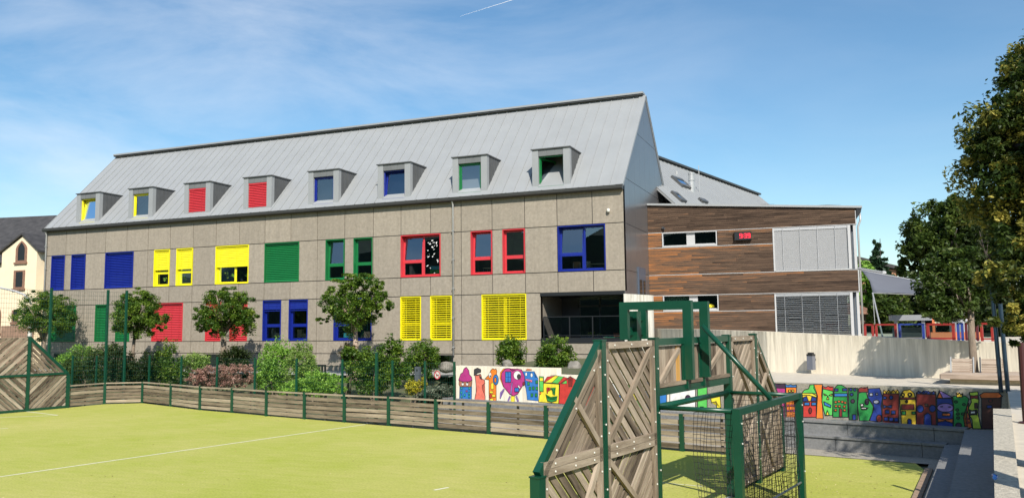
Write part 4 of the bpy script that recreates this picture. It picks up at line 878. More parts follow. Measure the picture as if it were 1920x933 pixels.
CONCW2 = CONC.copy(); CONCW2.name = 'stained board-marked concrete'; t = CONCW2.node_tree; b_ = t.nodes['Principled BSDF']; src = b_.inputs['Base Color'].links[0].from_socket
tcn = [n for n in t.nodes if n.type == 'TEX_COORD'][0]; sx = t.nodes.new('ShaderNodeSeparateXYZ'); t.links.new(tcn.outputs['Object'], sx.inputs[0])
def mr__(a, b, c, d): n = t.nodes.new('ShaderNodeMapRange'); n.inputs[1].default_value = a; n.inputs[2].default_value = b; n.inputs[3].default_value = c; n.inputs[4].default_value = d; return n
zt_ = mr__(.55, 1.45, 0, 1.); t.links.new(sx.outputs['Z'], zt_.inputs[0]); mpq = t.nodes.new('ShaderNodeMapping'); mpq.inputs['Scale'].default_value = (4, 4, .3); t.links.new(tcn.outputs['Object'], mpq.inputs[0])
nq = t.nodes.new('ShaderNodeTexNoise'); nq.inputs['Scale'].default_value = 1.6; nq.inputs['Detail'].default_value = 7; nq.inputs['Roughness'].default_value = .75; t.links.new(mpq.outputs[0], nq.inputs['Vector']); nr = mr__(.40, .72, .0, 1.); t.links.new(nq.outputs['Fac'], nr.inputs[0])
aq = t.nodes.new('ShaderNodeMath'); aq.operation = 'MULTIPLY_ADD'; aq.inputs[1].default_value = .75; aq.inputs[2].default_value = .22; t.links.new(zt_.outputs[0], aq.inputs[0]); mq = t.nodes.new('ShaderNodeMath'); mq.operation = 'MULTIPLY'; t.links.new(aq.outputs[0], mq.inputs[0]); t.links.new(nr.outputs[0], mq.inputs[1])
xq = t.nodes.new('ShaderNodeMixRGB'); xq.inputs[2].default_value = (.27, .235, .17, 1); t.links.new(mq.outputs[0], xq.inputs[0]); t.links.new(src, xq.inputs[1]); t.links.new(xq.outputs[0], b_.inputs['Base Color'])
m.build('wall_body', CONCW2, RWL)
tpts = [(p[0]+.15, p[1]+.25) for p in wl]+[(40, 20), (40, 70), (-8.2, 70)]
MB().prism([(x, y, 1.2) for x, y in tpts], (0, 0, 1.5)).build('terrace_ground', PAVE)['kind'] = 'structure'
s0, s1 = pY(1170.5, 600, 36.8), pY(1223.5, 600, 36.8); CS = thing('concrete_slab', 'tall streaky white concrete slab standing beside the loggia', 'wall', (s0[0], 36.8, 1))
zt0, zt1 = pY(1170, 550, 36.8)[2], pY(1222, 553, 36.8)[2]; m = MB(); m.hexa([(s0[0], 36.8, 1.2), (s1[0], 36.8, 1.2), (s1[0], 37.1, 1.2), (s0[0], 37.02, 1.2), (s0[0], 36.8, zt0), (s1[0], 36.8, zt1), (s1[0], 37.1, zt1), (s0[0], 37.02, zt0)])
CONW = mat('streaky white concrete', (.36, .33, .26), .85, var=.0, col2=(.72, .70, .64), scale=1.2, stretch=(7, 7, .5), bump=.4, bscale=3); m.build('slab_body', CONW, CS)
# wall bin
wpnt = onP(1528.5, 680, (*C0, 0), (wnr[0], wnr[1], 0)); LB = thing('wall_bin', 'small grey box with a dark domed cap hung on the concrete wall', 'wall box', (wpnt[0], wpnt[1], 1.8)); m = MB()
o3 = np.array([-wnr[0], -wnr[1], 0]); w3 = np.array([wdir[0], wdir[1], 0]); c = np.array([wpnt[0], wpnt[1], 2.0])+o3*.26
m.obox(c, w3*.10, o3*.10, (0, 0, .23)); m.build('bin_body', mat('grey bin', (.13, .14, .17), .5, var=.05), LB); m = MB(); m.obox(c+(0, 0, .26), w3*.105, o3*.105, (0, 0, .03)); m.obox(c+(0, 0, .31), w3*.075, o3*.075, (0, 0, .03)); m.obox(c-o3*.18+(0, 0, .1), w3*.03, o3*.09, (0, 0, .03)); m.build('bin_cap', BLACK, LB)
# coloured terrace fence frames
TFp = lambda t, z: np.array([*(C0+wdir*t+wnr*.9), z])
def tft(px, z=3.2): return solve_u(px, TFp(0, z), (wdir[0], wdir[1], 0), 0, 14)
SCR = glass_mat('tinted fence glass', (.5, .62, .58), 1.0)
for (a, b, col, nm) in ((1620, 1638, 'red', 'narrow red'), (1641, 1681, 'red', 'wide red'), (1685, 1733, 'blue', 'blue'), (1737, 1790, 'red', 'red'), (1794, 1806, 'blue', 'narrow blue'), (1809, 1834, 'dark', 'dark red'), (1838, 1862, 'red', 'far right red')):
    c = {'red': mat('frame red', (.33, .03, .025), .4, var=.1), 'blue': mat('frame blue', (.03, .06, .30), .4, var=.1), 'dark': mat('frame maroon', (.12, .02, .03), .4, var=.1)}[col]
    t0, t1 = tft(a), tft(b); z0, z1 = 2.72, pY(1700, 606, TFp((t0+t1)/2, 0)[1])[2]; z1 = 3.32 if z1 < 3 or z1 > 3.6 else z1
    root = thing('coloured_fence', {'narrow red': 'narrow red framed fence panel at the corner of the timber wing', 'wide red': 'wide red framed fence panel under the front sail corner', 'blue': 'blue framed glass fence panel on top of the concrete wall', 'red': 'red framed fence panel between two blue frames', 'narrow blue': 'narrow dark blue fence frame left of the slim tree trunk', 'dark red': 'dark maroon fence frame beside the slim tree trunk', 'far right red': 'red framed fence panel half hidden by leaves right of the slim tree trunk'}[nm], 'fence panel', (*TFp(t0, 0)[:2], 2.7), 'coloured fence frames along the terrace edge')
    m = MB(); k = .05 if t1-t0 > .8 else .04
    for (p, q, r, s) in ((t0, t0+k*1.6, z0, z1), (t1-k*1.6, t1, z0, z1), (t0, t1, z1-k*1.4, z1-.001), (t0, t1, z0+.05, z0+.05+k)):
        A_, B_ = TFp(p, r), TFp(q, r); n3 = np.array([*wnr, 0])*.03; m.hexa([A_-n3, B_-n3, B_+n3, A_+n3, TFp(p, s)-n3, TFp(q, s)-n3, TFp(q, s)+n3, TFp(p, s)+n3])
    m.build('frame', c, root); MB().quad(TFp(t0+.08, z0+.1), TFp(t1-.08, z0+.1), TFp(t1-.08, z1-.07), TFp(t0+.08, z1-.07)).build('infill', SCR, root)
# grey shelter, storage hut and things in the yard
SHM = mat('grey shelter metal', (.22, .23, .25), .5, var=.1)
a, b = pY(1672, 600, 36), pY(1792, 600, 36); SH = thing('flat_roof_shelter', 'low grey flat-roofed shelter behind the coloured terrace fence', 'shelter', (a[0], 36, 2.7))
zt = pY(1700, 590, 36)[2]; m = MB(); m.box(a[0], b[0], 36, 38.5, zt-.22, zt); m.build('flat_roof', SHM, SH); m = MB()
for x in (a[0]+.15, (a[0]+b[0])/2, b[0]-.15): m.box(x-.06, x+.06, 36.1, 36.2, 2.7, zt-.22)
m.build('shelter_posts', SHM, SH); m = MB(); m.box(a[0]+.1, b[0]-.1, 38.3, 38.4, 2.7, zt-.5); m.build('back_wall', mat('pale panel', (.33, .35, .36), .7), SH)
a, b = pY(1792, 600, 33), pY(1822, 600, 33); PK = thing('grey_cabin', 'pale grey rounded cabin wall behind the slim tree', 'cabin', ((a[0]+b[0])/2, 33.6, 2.7)); m = MB(); m.lathe(((a[0]+b[0])/2, 33.6, 2.7), [(.4, 0), (.4, pY(1800, 583, 33)[2]-2.72), (.36, pY(1800, 581, 33)[2]-2.7)], 20); m.build('cabin_wall', mat('light grey render', (.36, .38, .40), .7, var=.06), PK, smooth=False)
OR = mat('orange plastic', (.55, .16, .06), .5, var=.1); m = MB()
p0 = pY(1745, 622, 32); m.box(p0[0], p0[0]+1.5, 32, 32.5, 2.7, 2.95); PT = thing('play_table', 'orange play bench standing in the terrace yard', 'bench', (p0[0], 32, 2.7)); m.build('seat', OR, PT); m = MB(); m.box(p0[0]+.1, p0[0]+.18, 32.4, 32.46, 2.9, 3.4); m.box(p0[0]+1.2, p0[0]+1.28, 32.4, 32.46, 2.9, 3.4); m.box(p0[0]+.1, p0[0]+1.28, 32.4, 32.46, 3.4, 3.47); m.build('backrest', OR, PT)
# shade sail: two taut grey cloths and a raking mast
SAIL = mat('grey sail cloth', (.125, .13, .15), .8, var=.05, scale=1)
def sail(name, label, P, mat_, group):
    m = MB(); n = 10; V = []
    A, B, C_, D_ = (np.array(p) for p in P)
    for i in range(n+1):
        for j in range(n+1):
            u, v = i/n, j/n; p = A*(1-u)*(1-v)+B*u*(1-v)+C_*u*v+D_*(1-u)*v; c_ = (A+B+C_+D_)/4; k = .10*(4*u*(1-u)*(4*v*(1-v)-1)*-.0+ (1-4*v*(1-v))*0); ed = max(abs(2*u-1), abs(2*v-1)); p = p+(c_-p)*.10*(ed**4)*(1-min(1, abs(abs(2*u-1)-abs(2*v-1))*-1+1))
            V.append(p-np.array([0, 0, .18*16*u*(1-u)*v*(1-v)]))
    m.add(V, [(i*(n+1)+j, (i+1)*(n+1)+j, (i+1)*(n+1)+j+1, i*(n+1)+j+1) for i in range(n) for j in range(n)]); root = thing(name, label, 'shade sail', P[0], group)
    c1 = m.build('cloth', mat_, root, smooth=True, recalc=False); md = c1.modifiers.new('thickness', 'SOLIDIFY'); md.thickness = .012
    h = MB(); h.tube([A, B], .03, 6); h.build('edge_cord', WHITE, root); h = MB(); h.tube([D_, C_], .012, 6); h.build('edge_cord', WHITE, root); return root
sail('shade_sail', 'grey shade sail stretched low over the terrace yard', [pY(1616, 507, 37.0), pY(1735, 529, 35.0), pY(1738, 553, 31.5), pY(1637, 549, 32.5)], SAIL, None)
m = MB(); a = pY(1609, 503, 39.0); b = pY(1657, 511, 37.5); cr = thing('sail_pole', 'white horizontal sail pole reaching out from the timber wing corner', 'pole', a); m.tube([a, b], .05, 8); m.build('pole_tube', WHITE, cr); m = MB(); m.lathe(b-np.array([0, 0, .07]), [(.02, 0), (.10, .03), (.10, .12), (.03, .15)], 10); m.build('pole_end', WHITE, cr)
a = pY(1636, 549, 32.4); b = np.array([*TFp(tft(1655), 0)[:2], 2.72]); ms = thing('sail_mast', 'thin raking steel mast holding the sail corner', 'mast', b); MB().tube([b, a], .028, 8).build('mast_tube', GALV, ms); MB().tube([a, a+np.array([.10, -.05, -2.6+2.75-a[2]+.0])*np.array([1, 1, 1])], .012, 6).build('guy_wire', GALV, ms)
# deck bench round the slim tree
DKW = wood('grey bench timber', (.22, .17, .13), (.50, .41, .33), (1.2, 14, 14), (.36, .28, .22)); DB = thing('tree_bench', 'low timber deck bench with slatted backrests around the slim tree trunk', 'bench', (3.1, 25.9, 1.64))
p0 = np.array([2.19, 25.0]); dx = np.array([math.cos(math.radians(-12)), math.sin(math.radians(-12))]); dy = np.array([-dx[1], dx[0]]); DLEN, DW_ = 2.55, 1.75; P3 = lambda u, v, z: (*(p0+dx*u+dy*v), z)
m = MB(); m.hexa([P3(.2, .15, 1.63), P3(DLEN-.1, .15, 1.63), P3(DLEN-.1, DW_-.1, 1.63), P3(.2, DW_-.1, 1.63), P3(.2, .15, 1.80), P3(DLEN-.1, .15, 1.80), P3(DLEN-.1, DW_-.1, 1.80), P3(.2, DW_-.1, 1.80)]); m.build('plinth', mat('sandy plinth', (.45, .38, .24), .9, var=.15), DB)
B = Boards()
for k in range(12): v = DW_*k/12+.004; B.bbeam(P3(0, v+.07, 1.905), P3(DLEN, v+.07, 1.905), .135, .035)
B.bbeam(P3(0, -.01, 1.85), P3(DLEN, -.01, 1.85), .03, .12); B.bbeam(P3(-.01, 0, 1.85), P3(-.01, DW_, 1.85), .03, .12); B.build('deck', DKW, DB)
def backrest(px0, px1, v, lean, dark=False):
    u0 = solve_u(px0, P3(0, v, 2.1), (*dx, 0), -1, 4); u1 = solve_u(px1, P3(0, v, 2.1), (*dx, 0), -1, 5); B = Boards()
    for k in range(6): z = 1.955+k*.062; B.bbeam(P3(u0, v+.02*k*lean, z), P3(u1, v+.02*k*lean, z), .03, .055)
    o = B.build('backrest', DKW, DB); m = MB()
    for u in (u0-.03, u1+.03): m.beam(P3(u, v-.02, 1.92), P3(u, v+.10*lean+.02, 2.33), .03, .07)
    m.build('backrest_side', DARKGREY if dark else GALV, o)
backrest(1785, 1823, .8, 1); backrest(1840, 1868, .85, 1, True); backrest(1878, 1884, 1.0, 1, True)
# two dark posts at the mural end, litter bin, bottle
NAVY = mat('dark blue steel', (.012, .03, .05), .35, var=.1); pa, pb = onZ(1877, 731, 1.65), onZ(1890, 732, 1.65); FR = thing('twin_post_frame', 'pair of dark blue steel posts at the right end of the painted wall', 'post frame', (pa[0], pa[1], 1.65))
for p in (pa, pb): MB().tube([(p[0], p[1], 1.6), (p[0]-.06, p[1], 4.4)], .05, 10).build('post', NAVY, FR)
MB().tube([(pa[0]-.06, pa[1], 4.4), (pb[0]-.06, pb[1], 4.4)], .05, 10).build('top_rail', NAVY, FR)
bp0 = onZ(1915, 886, 1.65); LBN = thing('litter_bin', 'round grey litter bin with black lid beside the parapet', 'bin', (bp0[0]+.34, bp0[1]+.45, 1.65)); cb = (bp0[0]+.34, bp0[1]+.45, 1.65)
m = MB(); m.lathe(cb, [(.15, 0), (.17, .04), (.19, .55), (.19, .58)], 20); m.build('bin_body', mat('pale grey bin', (.45, .46, .47), .4), LBN, smooth=False); m = MB(); m.lathe((cb[0], cb[1], cb[2]+.58), [(.205, 0), (.205, .05), (.17, .10), (.05, .13)], 20); m.build('bin_lid', BLACK, LBN)
pbt = onZ(1864, 900, 1.735); BT = thing('crumpled_bottle', 'small crumpled blue plastic bottle on the parapet edge', 'bottle', pbt); BLP = mat('blue plastic', (.02, .09, .32), .25, var=.3, scale=30); m = MB(); m.tube([pbt+(.0, -.05, .035), pbt+(.01, -.02, .04), pbt+(.0, .02, .035), pbt+(.01, .06, .037), pbt+(.01, .075, .035), pbt+(.01, .10, .035)], [.02, .024, .018, .022, .010, .009], 10, r1=1); m.build('bottle_body', BLP, BT); MB().tube([pbt+(.01, .10, .035), pbt+(.01, .12, .035)], .015, 10).build('bottle_cap', WHITE, BT)
# far houses on the right
FH = thing('brown_roofed_house', 'small house with a brown tiled roof glimpsed beside the timber wing', 'house', (pY(1622, 580, 52)[0], 52, 2)); a, b = pY(1600, 586, 52), pY(1645, 586, 52); zr = pY(1618, 569, 52)[2]; m = MB(); m.box(a[0], b[0]-.6, 52.4, 57, 2, a[2]); m.build('wall', mat('brown wall', (.16, .11, .08), .8), FH); m = MB(); xm = pY(1617, 570, 52)[0]; m.prism([(a[0]-2, 52, a[2]), (b[0], 52, a[2]-.1), (b[0]-1.2, 54.5, zr), (a[0]-1, 54.5, zr)], (0, .1, .12)); m.build('roof', mat('brown roof tiles', (.20, .10, .065), .8, var=.2), FH)
a, b = pY(1667, 520, 90), pY(1683, 520, 90); OH = thing('orange_house', 'orange rendered house with dark gable roof far behind the conifer', 'house', (a[0], 90, 2)); z1, z2 = pY(1676, 505, 90)[2], pY(1660, 497, 90)[2]; m = MB(); m.box(a[0]-3, b[0], 90, 97, 0, z1); m.build('wall', mat('orange render', (.45, .22, .12), .8, var=.05), OH); m = MB(); m.prism([(a[0]-3.4, 89.6, z2+.8), (b[0]+.4, 89.6, z1-.1), (b[0]+.4, 89.6, z1+.25), (a[0]-3.4, 89.6, z2+1.15)], (0, 8, 0)); m.build('roof', SLATE, OH)
MB().box(b[0]-.5, b[0]-.15, 89.95, 90, z1-1.4, z1-.6).build('window', BLACK, OH)
# ------------------------------------------------------------------ trees and shrubs
BARK = mat('grey brown bark', (.20, .155, .115), .9, var=.35, scale=4, stretch=(3, 3, .8), bump=.8, bscale=14); BARKD = mat('dark bark', (.045, .035, .028), .9, var=.3, scale=4, bump=.8, bscale=12); BARKP = mat('pale smooth bark', (.34, .25, .19), .85, var=.25, scale=5, stretch=(2, 2, .6), bump=.4)
LF_MAPLE = leaf_mat('bright tree leaves', [(0.017, 0.045, 0.005), (0.051, 0.115, 0.011), (0.114, 0.202, 0.019), (0.263, 0.332, 0.043)])
LF_MID = leaf_mat('mid green leaves', [(.020, .042, .008), (.042, .078, .013), (.075, .115, .020), (.13, .17, .03)]); LF_DARK = leaf_mat('dark green leaves', [(.014, .028, .006), (.028, .048, .009), (.050, .070, .013)]); LF_LINDEN = leaf_mat('linden leaves with pale bracts', [(.014, .030, .006), (.022, .045, .008), (.036, .066, .011), (.055, .085, .014), (.09, .115, .02), (.36, .32, .06), (.55, .46, .11)])
LF_LIGHT = leaf_mat('light green leaves', [(0.105, 0.216, 0.027), (0.197, 0.379, 0.05), (0.35, 0.556, 0.089)]); LF_WILLOW = leaf_mat('silvery green leaves', [(0.108, 0.187, 0.031), (0.198, 0.319, 0.057), (0.359, 0.467, 0.129)]); LF_RED = leaf_mat('reddish leaves', [(.03, .035, .012), (.07, .06, .02), (.13, .09, .04)])
LF_CON = leaf_mat('dark conifer needles', [(0.010, 0.029, 0.013), (0.021, 0.052, 0.021), (0.036, 0.075, 0.026)], .15); LF_YEL = leaf_mat('yellow variegated leaves', [(0.12, 0.168, 0.024), (0.504, 0.456, 0.036), (0.7, 0.624, 0.06)]); LF_JUN = leaf_mat('grey juniper needles', [(0.078, 0.098, 0.065), (0.143, 0.169, 0.117), (0.221, 0.247, 0.169)]); LF_PINK = leaf_mat('dusty pink flower heads', [(0.13, 0.098, 0.058), (0.338, 0.182, 0.143), (0.52, 0.299, 0.247), (0.286, 0.234, 0.13)])
def limbs(m, base, top, r, crown_c, crown_r, k, seed):
    g = np.random.default_rng(seed); base = np.array(base, float); top = np.array(top, float); mid = (base+top)/2+np.array([g.normal()*.04, g.normal()*.04, 0])
    m.tube([base-(0, 0, .15), base+(top-base)*.08, mid, top], [r*1.35, r*1.05, r*.9, r*.7], 10, r1=1)
    for i in range(k):
        t = 2*math.pi*i/k+g.random(); e = np.array(crown_c)+np.array(crown_r)*np.array([math.cos(t)*.75, math.sin(t)*.75, g.uniform(-.1, .75)]); s = base+(top-base)*g.uniform(.75, 1); q = s+(e-s)*.5+np.array([0, 0, .12*np.linalg.norm(e-s)])
        m.tube([s, q, e], [r*.5, r*.33, r*.12], 6, r1=1)
        for j in range(2): e2 = q+(e-q)*.3+g.normal(size=3)*np.array(crown_r)*.35; m.tube([q, e2], [r*.25, r*.08], 5, r1=1)
def tree(label, base, trunk_top, r, lobes, n, leaf, lm, bark, seed, clumps=60, spread=.2, group=None, name='tree', cat='tree', **kw):
    o = thing(name, label, cat, base, group); m = MB(); c = lobes[0][0]; rr = lobes[0][1]; limbs(m, base, trunk_top, r, c, rr, 7, seed); m.build('trunk', bark, o, smooth=True); leaves('crown', lobes, n, leaf, lm, o, clumps, spread, seed, **kw); return o
def lob(px, py, Y, rw, rh, dep=None):
    c = pY(px, py, Y); s = proj(c)[2]/F_PX; return (tuple(c), (rw*s, (dep or rw)*s, rh*s))
YT = 33.5
def small_tree(label, px, Y, gz, parts, rt, seed, bark=BARK):
    lobes = [lob(a, b, Y, w, h) for a, b, w, h in parts]; c = pY(px, parts[0][1]+parts[0][3]*.6, Y)
    return tree(label, (c[0], Y, gz), (c[0]+.02, Y, c[2]), rt, lobes, 24000, .055, LF_MAPLE, bark, seed, clumps=230, spread=.12, poke=.18, group='small round trees in the bed before the school', inner=.25)
small_tree('small round tree at the far left in front of the green shutters', 82, 34.5, .9, [(84, 592, 50, 44), (55, 590, 26, 20), (112, 602, 30, 26), (88, 560, 32, 18)], .11, 21)
small_tree('small round tree behind the tall fence posts, beside the red shutter', 253, 33.6, .9, [(258, 592, 46, 42), (232, 600, 24, 22), (286, 605, 26, 24), (255, 560, 30, 16)], .10, 22)
small_tree('small round tree with a thick pale trunk above the pink bush', 419, 33.6, .9, [(425, 588, 48, 46), (388, 600, 26, 26), (460, 595, 28, 28), (430, 555, 34, 16)], .17, 23)
small_tree('broad tree with a pinkish trunk and a low side branch before the blue window', 665, 33.4, .9, [(668, 575, 48, 52), (630, 560, 30, 30), (705, 562, 28, 34), (608, 598, 20, 9), (665, 528, 42, 16)], .15, 24, BARKP)
# slim tree on the deck, its crown over the terrace fence
Tb = np.array([3.10, 25.9, 1.9]); o = tree('slim tree growing through the timber deck bench with a dark spreading crown', tuple(Tb), (3.12, 25.95, 3.9), .10, [lob(1784, 545, 26.2, 58, 52), lob(1745, 575, 26.0, 30, 24), lob(1785, 495, 26.4, 50, 30), lob(1838, 555, 26.3, 36, 50), lob(1770, 585, 25.8, 46, 16)], 22000, .06, LF_MID, BARK, 31, clumps=190, spread=.17, inner=.25)
# big linden at the right edge, its trunk just outside the picture
cl = lambda px, py, dep, r: (tuple(EYE+ray(px, py)*dep), r)
lobes = [cl(1990, 310, 8.2, (.95, .95, .85)), cl(1925, 245, 8.0, (.46, .5, .36)), cl(1892, 290, 8.1, (.34, .4, .28)), cl(1938, 170, 8.1, (.26, .35, .27)), cl(1878, 330, 8.0, (.26, .35, .25)), cl(1920, 410, 7.9, (.38, .45, .40)), cl(1945, 510, 7.7, (.46, .5, .44)), cl(1915, 600, 7.6, (.22, .35, .22)), cl(1915, 465, 7.9, (.24, .35, .30)), cl(1935, 615, 7.5, (.3, .4, .22)), cl(2000, 130, 8.5, (.65, .75, .5)), cl(1866, 235, 8.0, (.19, .3, .13)), cl(1858, 285, 8.0, (.24, .35, .20)), cl(1905, 205, 8.0, (.24, .3, .16))]
tree('large linden with pale yellow bracts filling the right edge', (3.0, 6.2, 1.65), (2.9, 7.2, 3.9), .20, lobes, 120000, .026, LF_LINDEN, BARKD, 41, clumps=700, spread=.12, inner=.2, tmix=.75)
tree('tall tree to the right of the steps whose shade falls on the painted wall', (6.4, 15.4, 1.65), (6.2, 15.5, 5.4), .18, [((6.3, 15.7, 7.1), (1.9, 2.0, 1.6)), ((7.4, 15.0, 6.6), (2.0, 2.0, 1.6)), ((5.7, 16.6, 6.6), (1.2, 1.2, 1.0))], 17000, .085, LF_DARK, BARKD, 42, clumps=200, spread=.16, inner=.2)
MAR = mat('dark maroon steel', (.05, .012, .012), .4, var=.1); pq = onZ(1924, 792, 1.65); po = thing('steel_post', 'dark maroon steel post at the very right edge behind the bin', 'post', (pq[0], pq[1], 1.65)); MB().tube([(pq[0], pq[1], 1.6), (pq[0], pq[1], 2.95)], .05, 10).build('shaft', MAR, po); MB().lathe((pq[0], pq[1], 1.645), [(.11, 0), (.11, .02), (.06, .03)], 12).build('foot_plate', MAR, po)
# background trees on the right
tree('broad dark green tree standing behind the shade sail', pY(1770, 560, 52)*np.array([1, 1, 0])+np.array([0, 0, 2.5]), pY(1770, 560, 52), .3, [lob(1768, 450, 52, 66, 70), lob(1722, 500, 52, 36, 46), lob(1785, 400, 52, 42, 36), lob(1820, 470, 52, 60, 90), lob(1710, 470, 51, 22, 24)], 30000, .13, LF_MID, BARKD, 51, clumps=300, spread=.14, inner=.4)
def conifer(label, px, pyt, pyb, Y, hw, seed):
    b = pY(px, pyb, Y); t = pY(px, pyt, Y); s = proj(b)[2]/F_PX; R_ = hw*s; H_ = t[2]-b[2]; o = thing('conifer', label, 'conifer', (b[0], Y, 2.5)); MB().tube([(b[0], Y, 2.0), tuple(t)], [.16, .02], 8, r1=1).build('trunk', BARKD, o); lobes = []
    for k in range(13): f_ = k/13; lobes.append(((b[0]+.06*math.sin(k*2.4), Y+.06*math.cos(k*1.7), b[2]+H_*(f_+.02)), (R_*(1-f_)**.85+.05, R_*(1-f_)**.85+.05, H_*.055)))
    leaves('crown', lobes, 15000, .15, LF_CON, o, 330, .22, seed, inner=.5, droop=.06)
conifer('pointed dark conifer beyond the end of the timber wing', 1650, 447, 580, 70, 33, 61)
for i, (px, py, Y, w, h, lb, mt_) in enumerate(((1625, 545, 58, 26, 48, 'pale green bushy tree next to the timber wing corner', LF_LIGHT), (1668, 585, 50, 34, 40, 'leafy hedge tree below the shade sail', LF_MID), (1700, 575, 56, 40, 50, 'dark hedge tree in the shadow under the shade sail', LF_DARK), (1860, 520, 50, 70, 120, 'dark tree mass behind the linden at the right edge', LF_DARK), (1850, 590, 38, 60, 44, 'dark bush behind the terrace fence at right', LF_DARK))):
    c, r = lob(px, py, Y, w, h); tree(lb, (c[0], c[1], 2.6), (c[0], c[1], max(c[2]-.3*r[2], 3.0)), .16, [(c, r), (tuple(np.array(c)+np.array([r[0]*.5, 0, -r[2]*.4])), (r[0]*.7, r[1]*.7, r[2]*.7)), (tuple(np.array(c)+np.array([-r[0]*.5, 0, -r[2]*.5])), (r[0]*.7, r[1]*.7, r[2]*.6))], 6500, .13, mt_, BARKD, 70+i, clumps=120, spread=.18)
# shrubs
def shrub(label, parts, Y, n, leaf, lm, seed, cat='shrub', name='shrub', gz=None, group=None, clumps=70, spread=.2, stems=6, inner=.3, **kw):
    n = int(n*1.9); leaf *= .85; clumps = int(clumps*1.5); lobes = [lob(a, b, Y, w*1.06, h*1.04) for a, b, w, h in parts]; c = lobes[0][0]; gz = gz if gz is not None else .5; o = thing(name, label, cat, (c[0], c[1], gz), group); m = MB(); g = np.random.default_rng(seed)
    for i in range(stems):
        l = lobes[i % len(lobes)]; e = np.array(l[0])+np.array(l[1])*np.array([g.uniform(-.6, .6), g.uniform(-.6, .6), .4]); m.tube([(c[0]+g.normal()*.1, c[1]+g.normal()*.1, gz-.1), ((c[0]+e[0])/2, (c[1]+e[1])/2, (gz+e[2])/2), tuple(e)], [.03, .02, .008], 5, r1=1)
    m.build('stems', BARK, o); leaves('foliage', lobes, n, leaf, lm, o, clumps, spread, seed, inner=inner, **kw); return o
GS = 'shrubs in the bed between the pitch and the school'
shrub('dark green hedge shrub behind the left fence corner', [(165, 690, 36, 34), (140, 700, 26, 26), (200, 680, 30, 36)], 31.4, 5200, .07, LF_MID, 81, gz=.3, group=GS)
shrub('dark shrub between the two tall fence posts', [(222, 685, 26, 36), (245, 700, 22, 26)], 31.6, 3600, .07, LF_DARK, 82, gz=.3, group=GS)
shrub('yellow green shrub at the far left behind the hedge', [(152, 672, 26, 22), (120, 690, 20, 24)], 33.0, 2400, .06, LF_LIGHT, 98, gz=.7, group=GS)
shrub('upright yellow green shrub left of the pink bush', [(315, 678, 20, 38), (330, 700, 22, 24), (300, 695, 20, 28)], 31.2, 3800, .06, LF_MAPLE, 83, gz=.3, group=GS)
shrub('dark low shrub left of the upright shrub', [(282, 690, 28, 30), (262, 705, 20, 18)], 31.0, 3400, .065, LF_DARK, 84, gz=.3, group=GS)
shrub('feathery grey green grass clump behind the pink bush', [(362, 678, 26, 16)], 32.4, 2200, .06, LF_WILLOW, 85, gz=.7, group=GS)
shrub('hydrangea bush covered in dusty pink flower heads', [(405, 706, 36, 20), (445, 704, 34, 20), (372, 708, 20, 15)], 29.8, 5200, .055, LF_PINK, 86, cat='hydrangea', name='hydrangea', gz=.3, clumps=160, spread=.10, inner=.7)
shrub('dark green shrub behind the pink hydrangea', [(442, 672, 28, 22)], 33.0, 2400, .07, LF_DARK, 87, gz=.8, group=GS)
shrub('tall bright green shrub with pale willowy right side', [(520, 682, 32, 42), (500, 705, 22, 30)], 31.0, 5600, .06, LF_LIGHT, 88, gz=.3, group=GS, spread=.16, clumps=110)
shrub('silvery willowy shrub right of the bright green one', [(566, 686, 28, 42), (580, 705, 22, 26)], 30.8, 4600, .055, LF_WILLOW, 89, gz=.3, group=GS, spread=.16, clumps=110)
shrub('low shaggy grass growing right of the willowy shrub', [(600, 718, 36, 22), (560, 728, 40, 14), (630, 722, 20, 18)], 28.6, 4200, .06, LF_LIGHT, 90, gz=.2, group=GS)
shrub('big dark shrub with reddish top behind the taller green post', [(700, 698, 42, 44), (665, 672, 22, 28), (740, 680, 26, 44), (738, 650, 14, 16)], 29.2, 9500, .062, LF_MAPLE, 91, gz=.2, group=GS, clumps=150, spread=.15)
shrub('reddish leaved shrub rising left of the big dark shrub', [(655, 668, 16, 22)], 29.6, 1500, .055, LF_RED, 92, gz=.2, group=GS)
shrub('round olive green shrub below the yellow shutters', [(792, 672, 30, 30), (780, 690, 26, 22)], 32.6, 4400, .06, LF_MAPLE, 93, gz=1.0, group=GS)
shrub('small golden yellow variegated bush beside the grey marker post', [(774, 726, 14, 13), (790, 720, 9, 10)], 27.6, 1500, .05, LF_YEL, 94, gz=.3, group=GS)
shrub('flat grey juniper spreading left of the painted wall', [(825, 733, 26, 11), (800, 742, 20, 8)], 27.6, 2600, .05, LF_JUN, 95, gz=.4, group=GS)
shrub('round green shrub above the pink heart painting', [(960, 664, 24, 28), (962, 682, 18, 14)], 31.2, 3800, .06, LF_MAPLE, 96, gz=1.7, group=GS)
shrub('fuller round green shrub under the loggia', [(1040, 667, 31, 30), (1030, 684, 24, 14)], 30.6, 4600, .06, LF_MAPLE, 97, gz=1.7, group=GS)
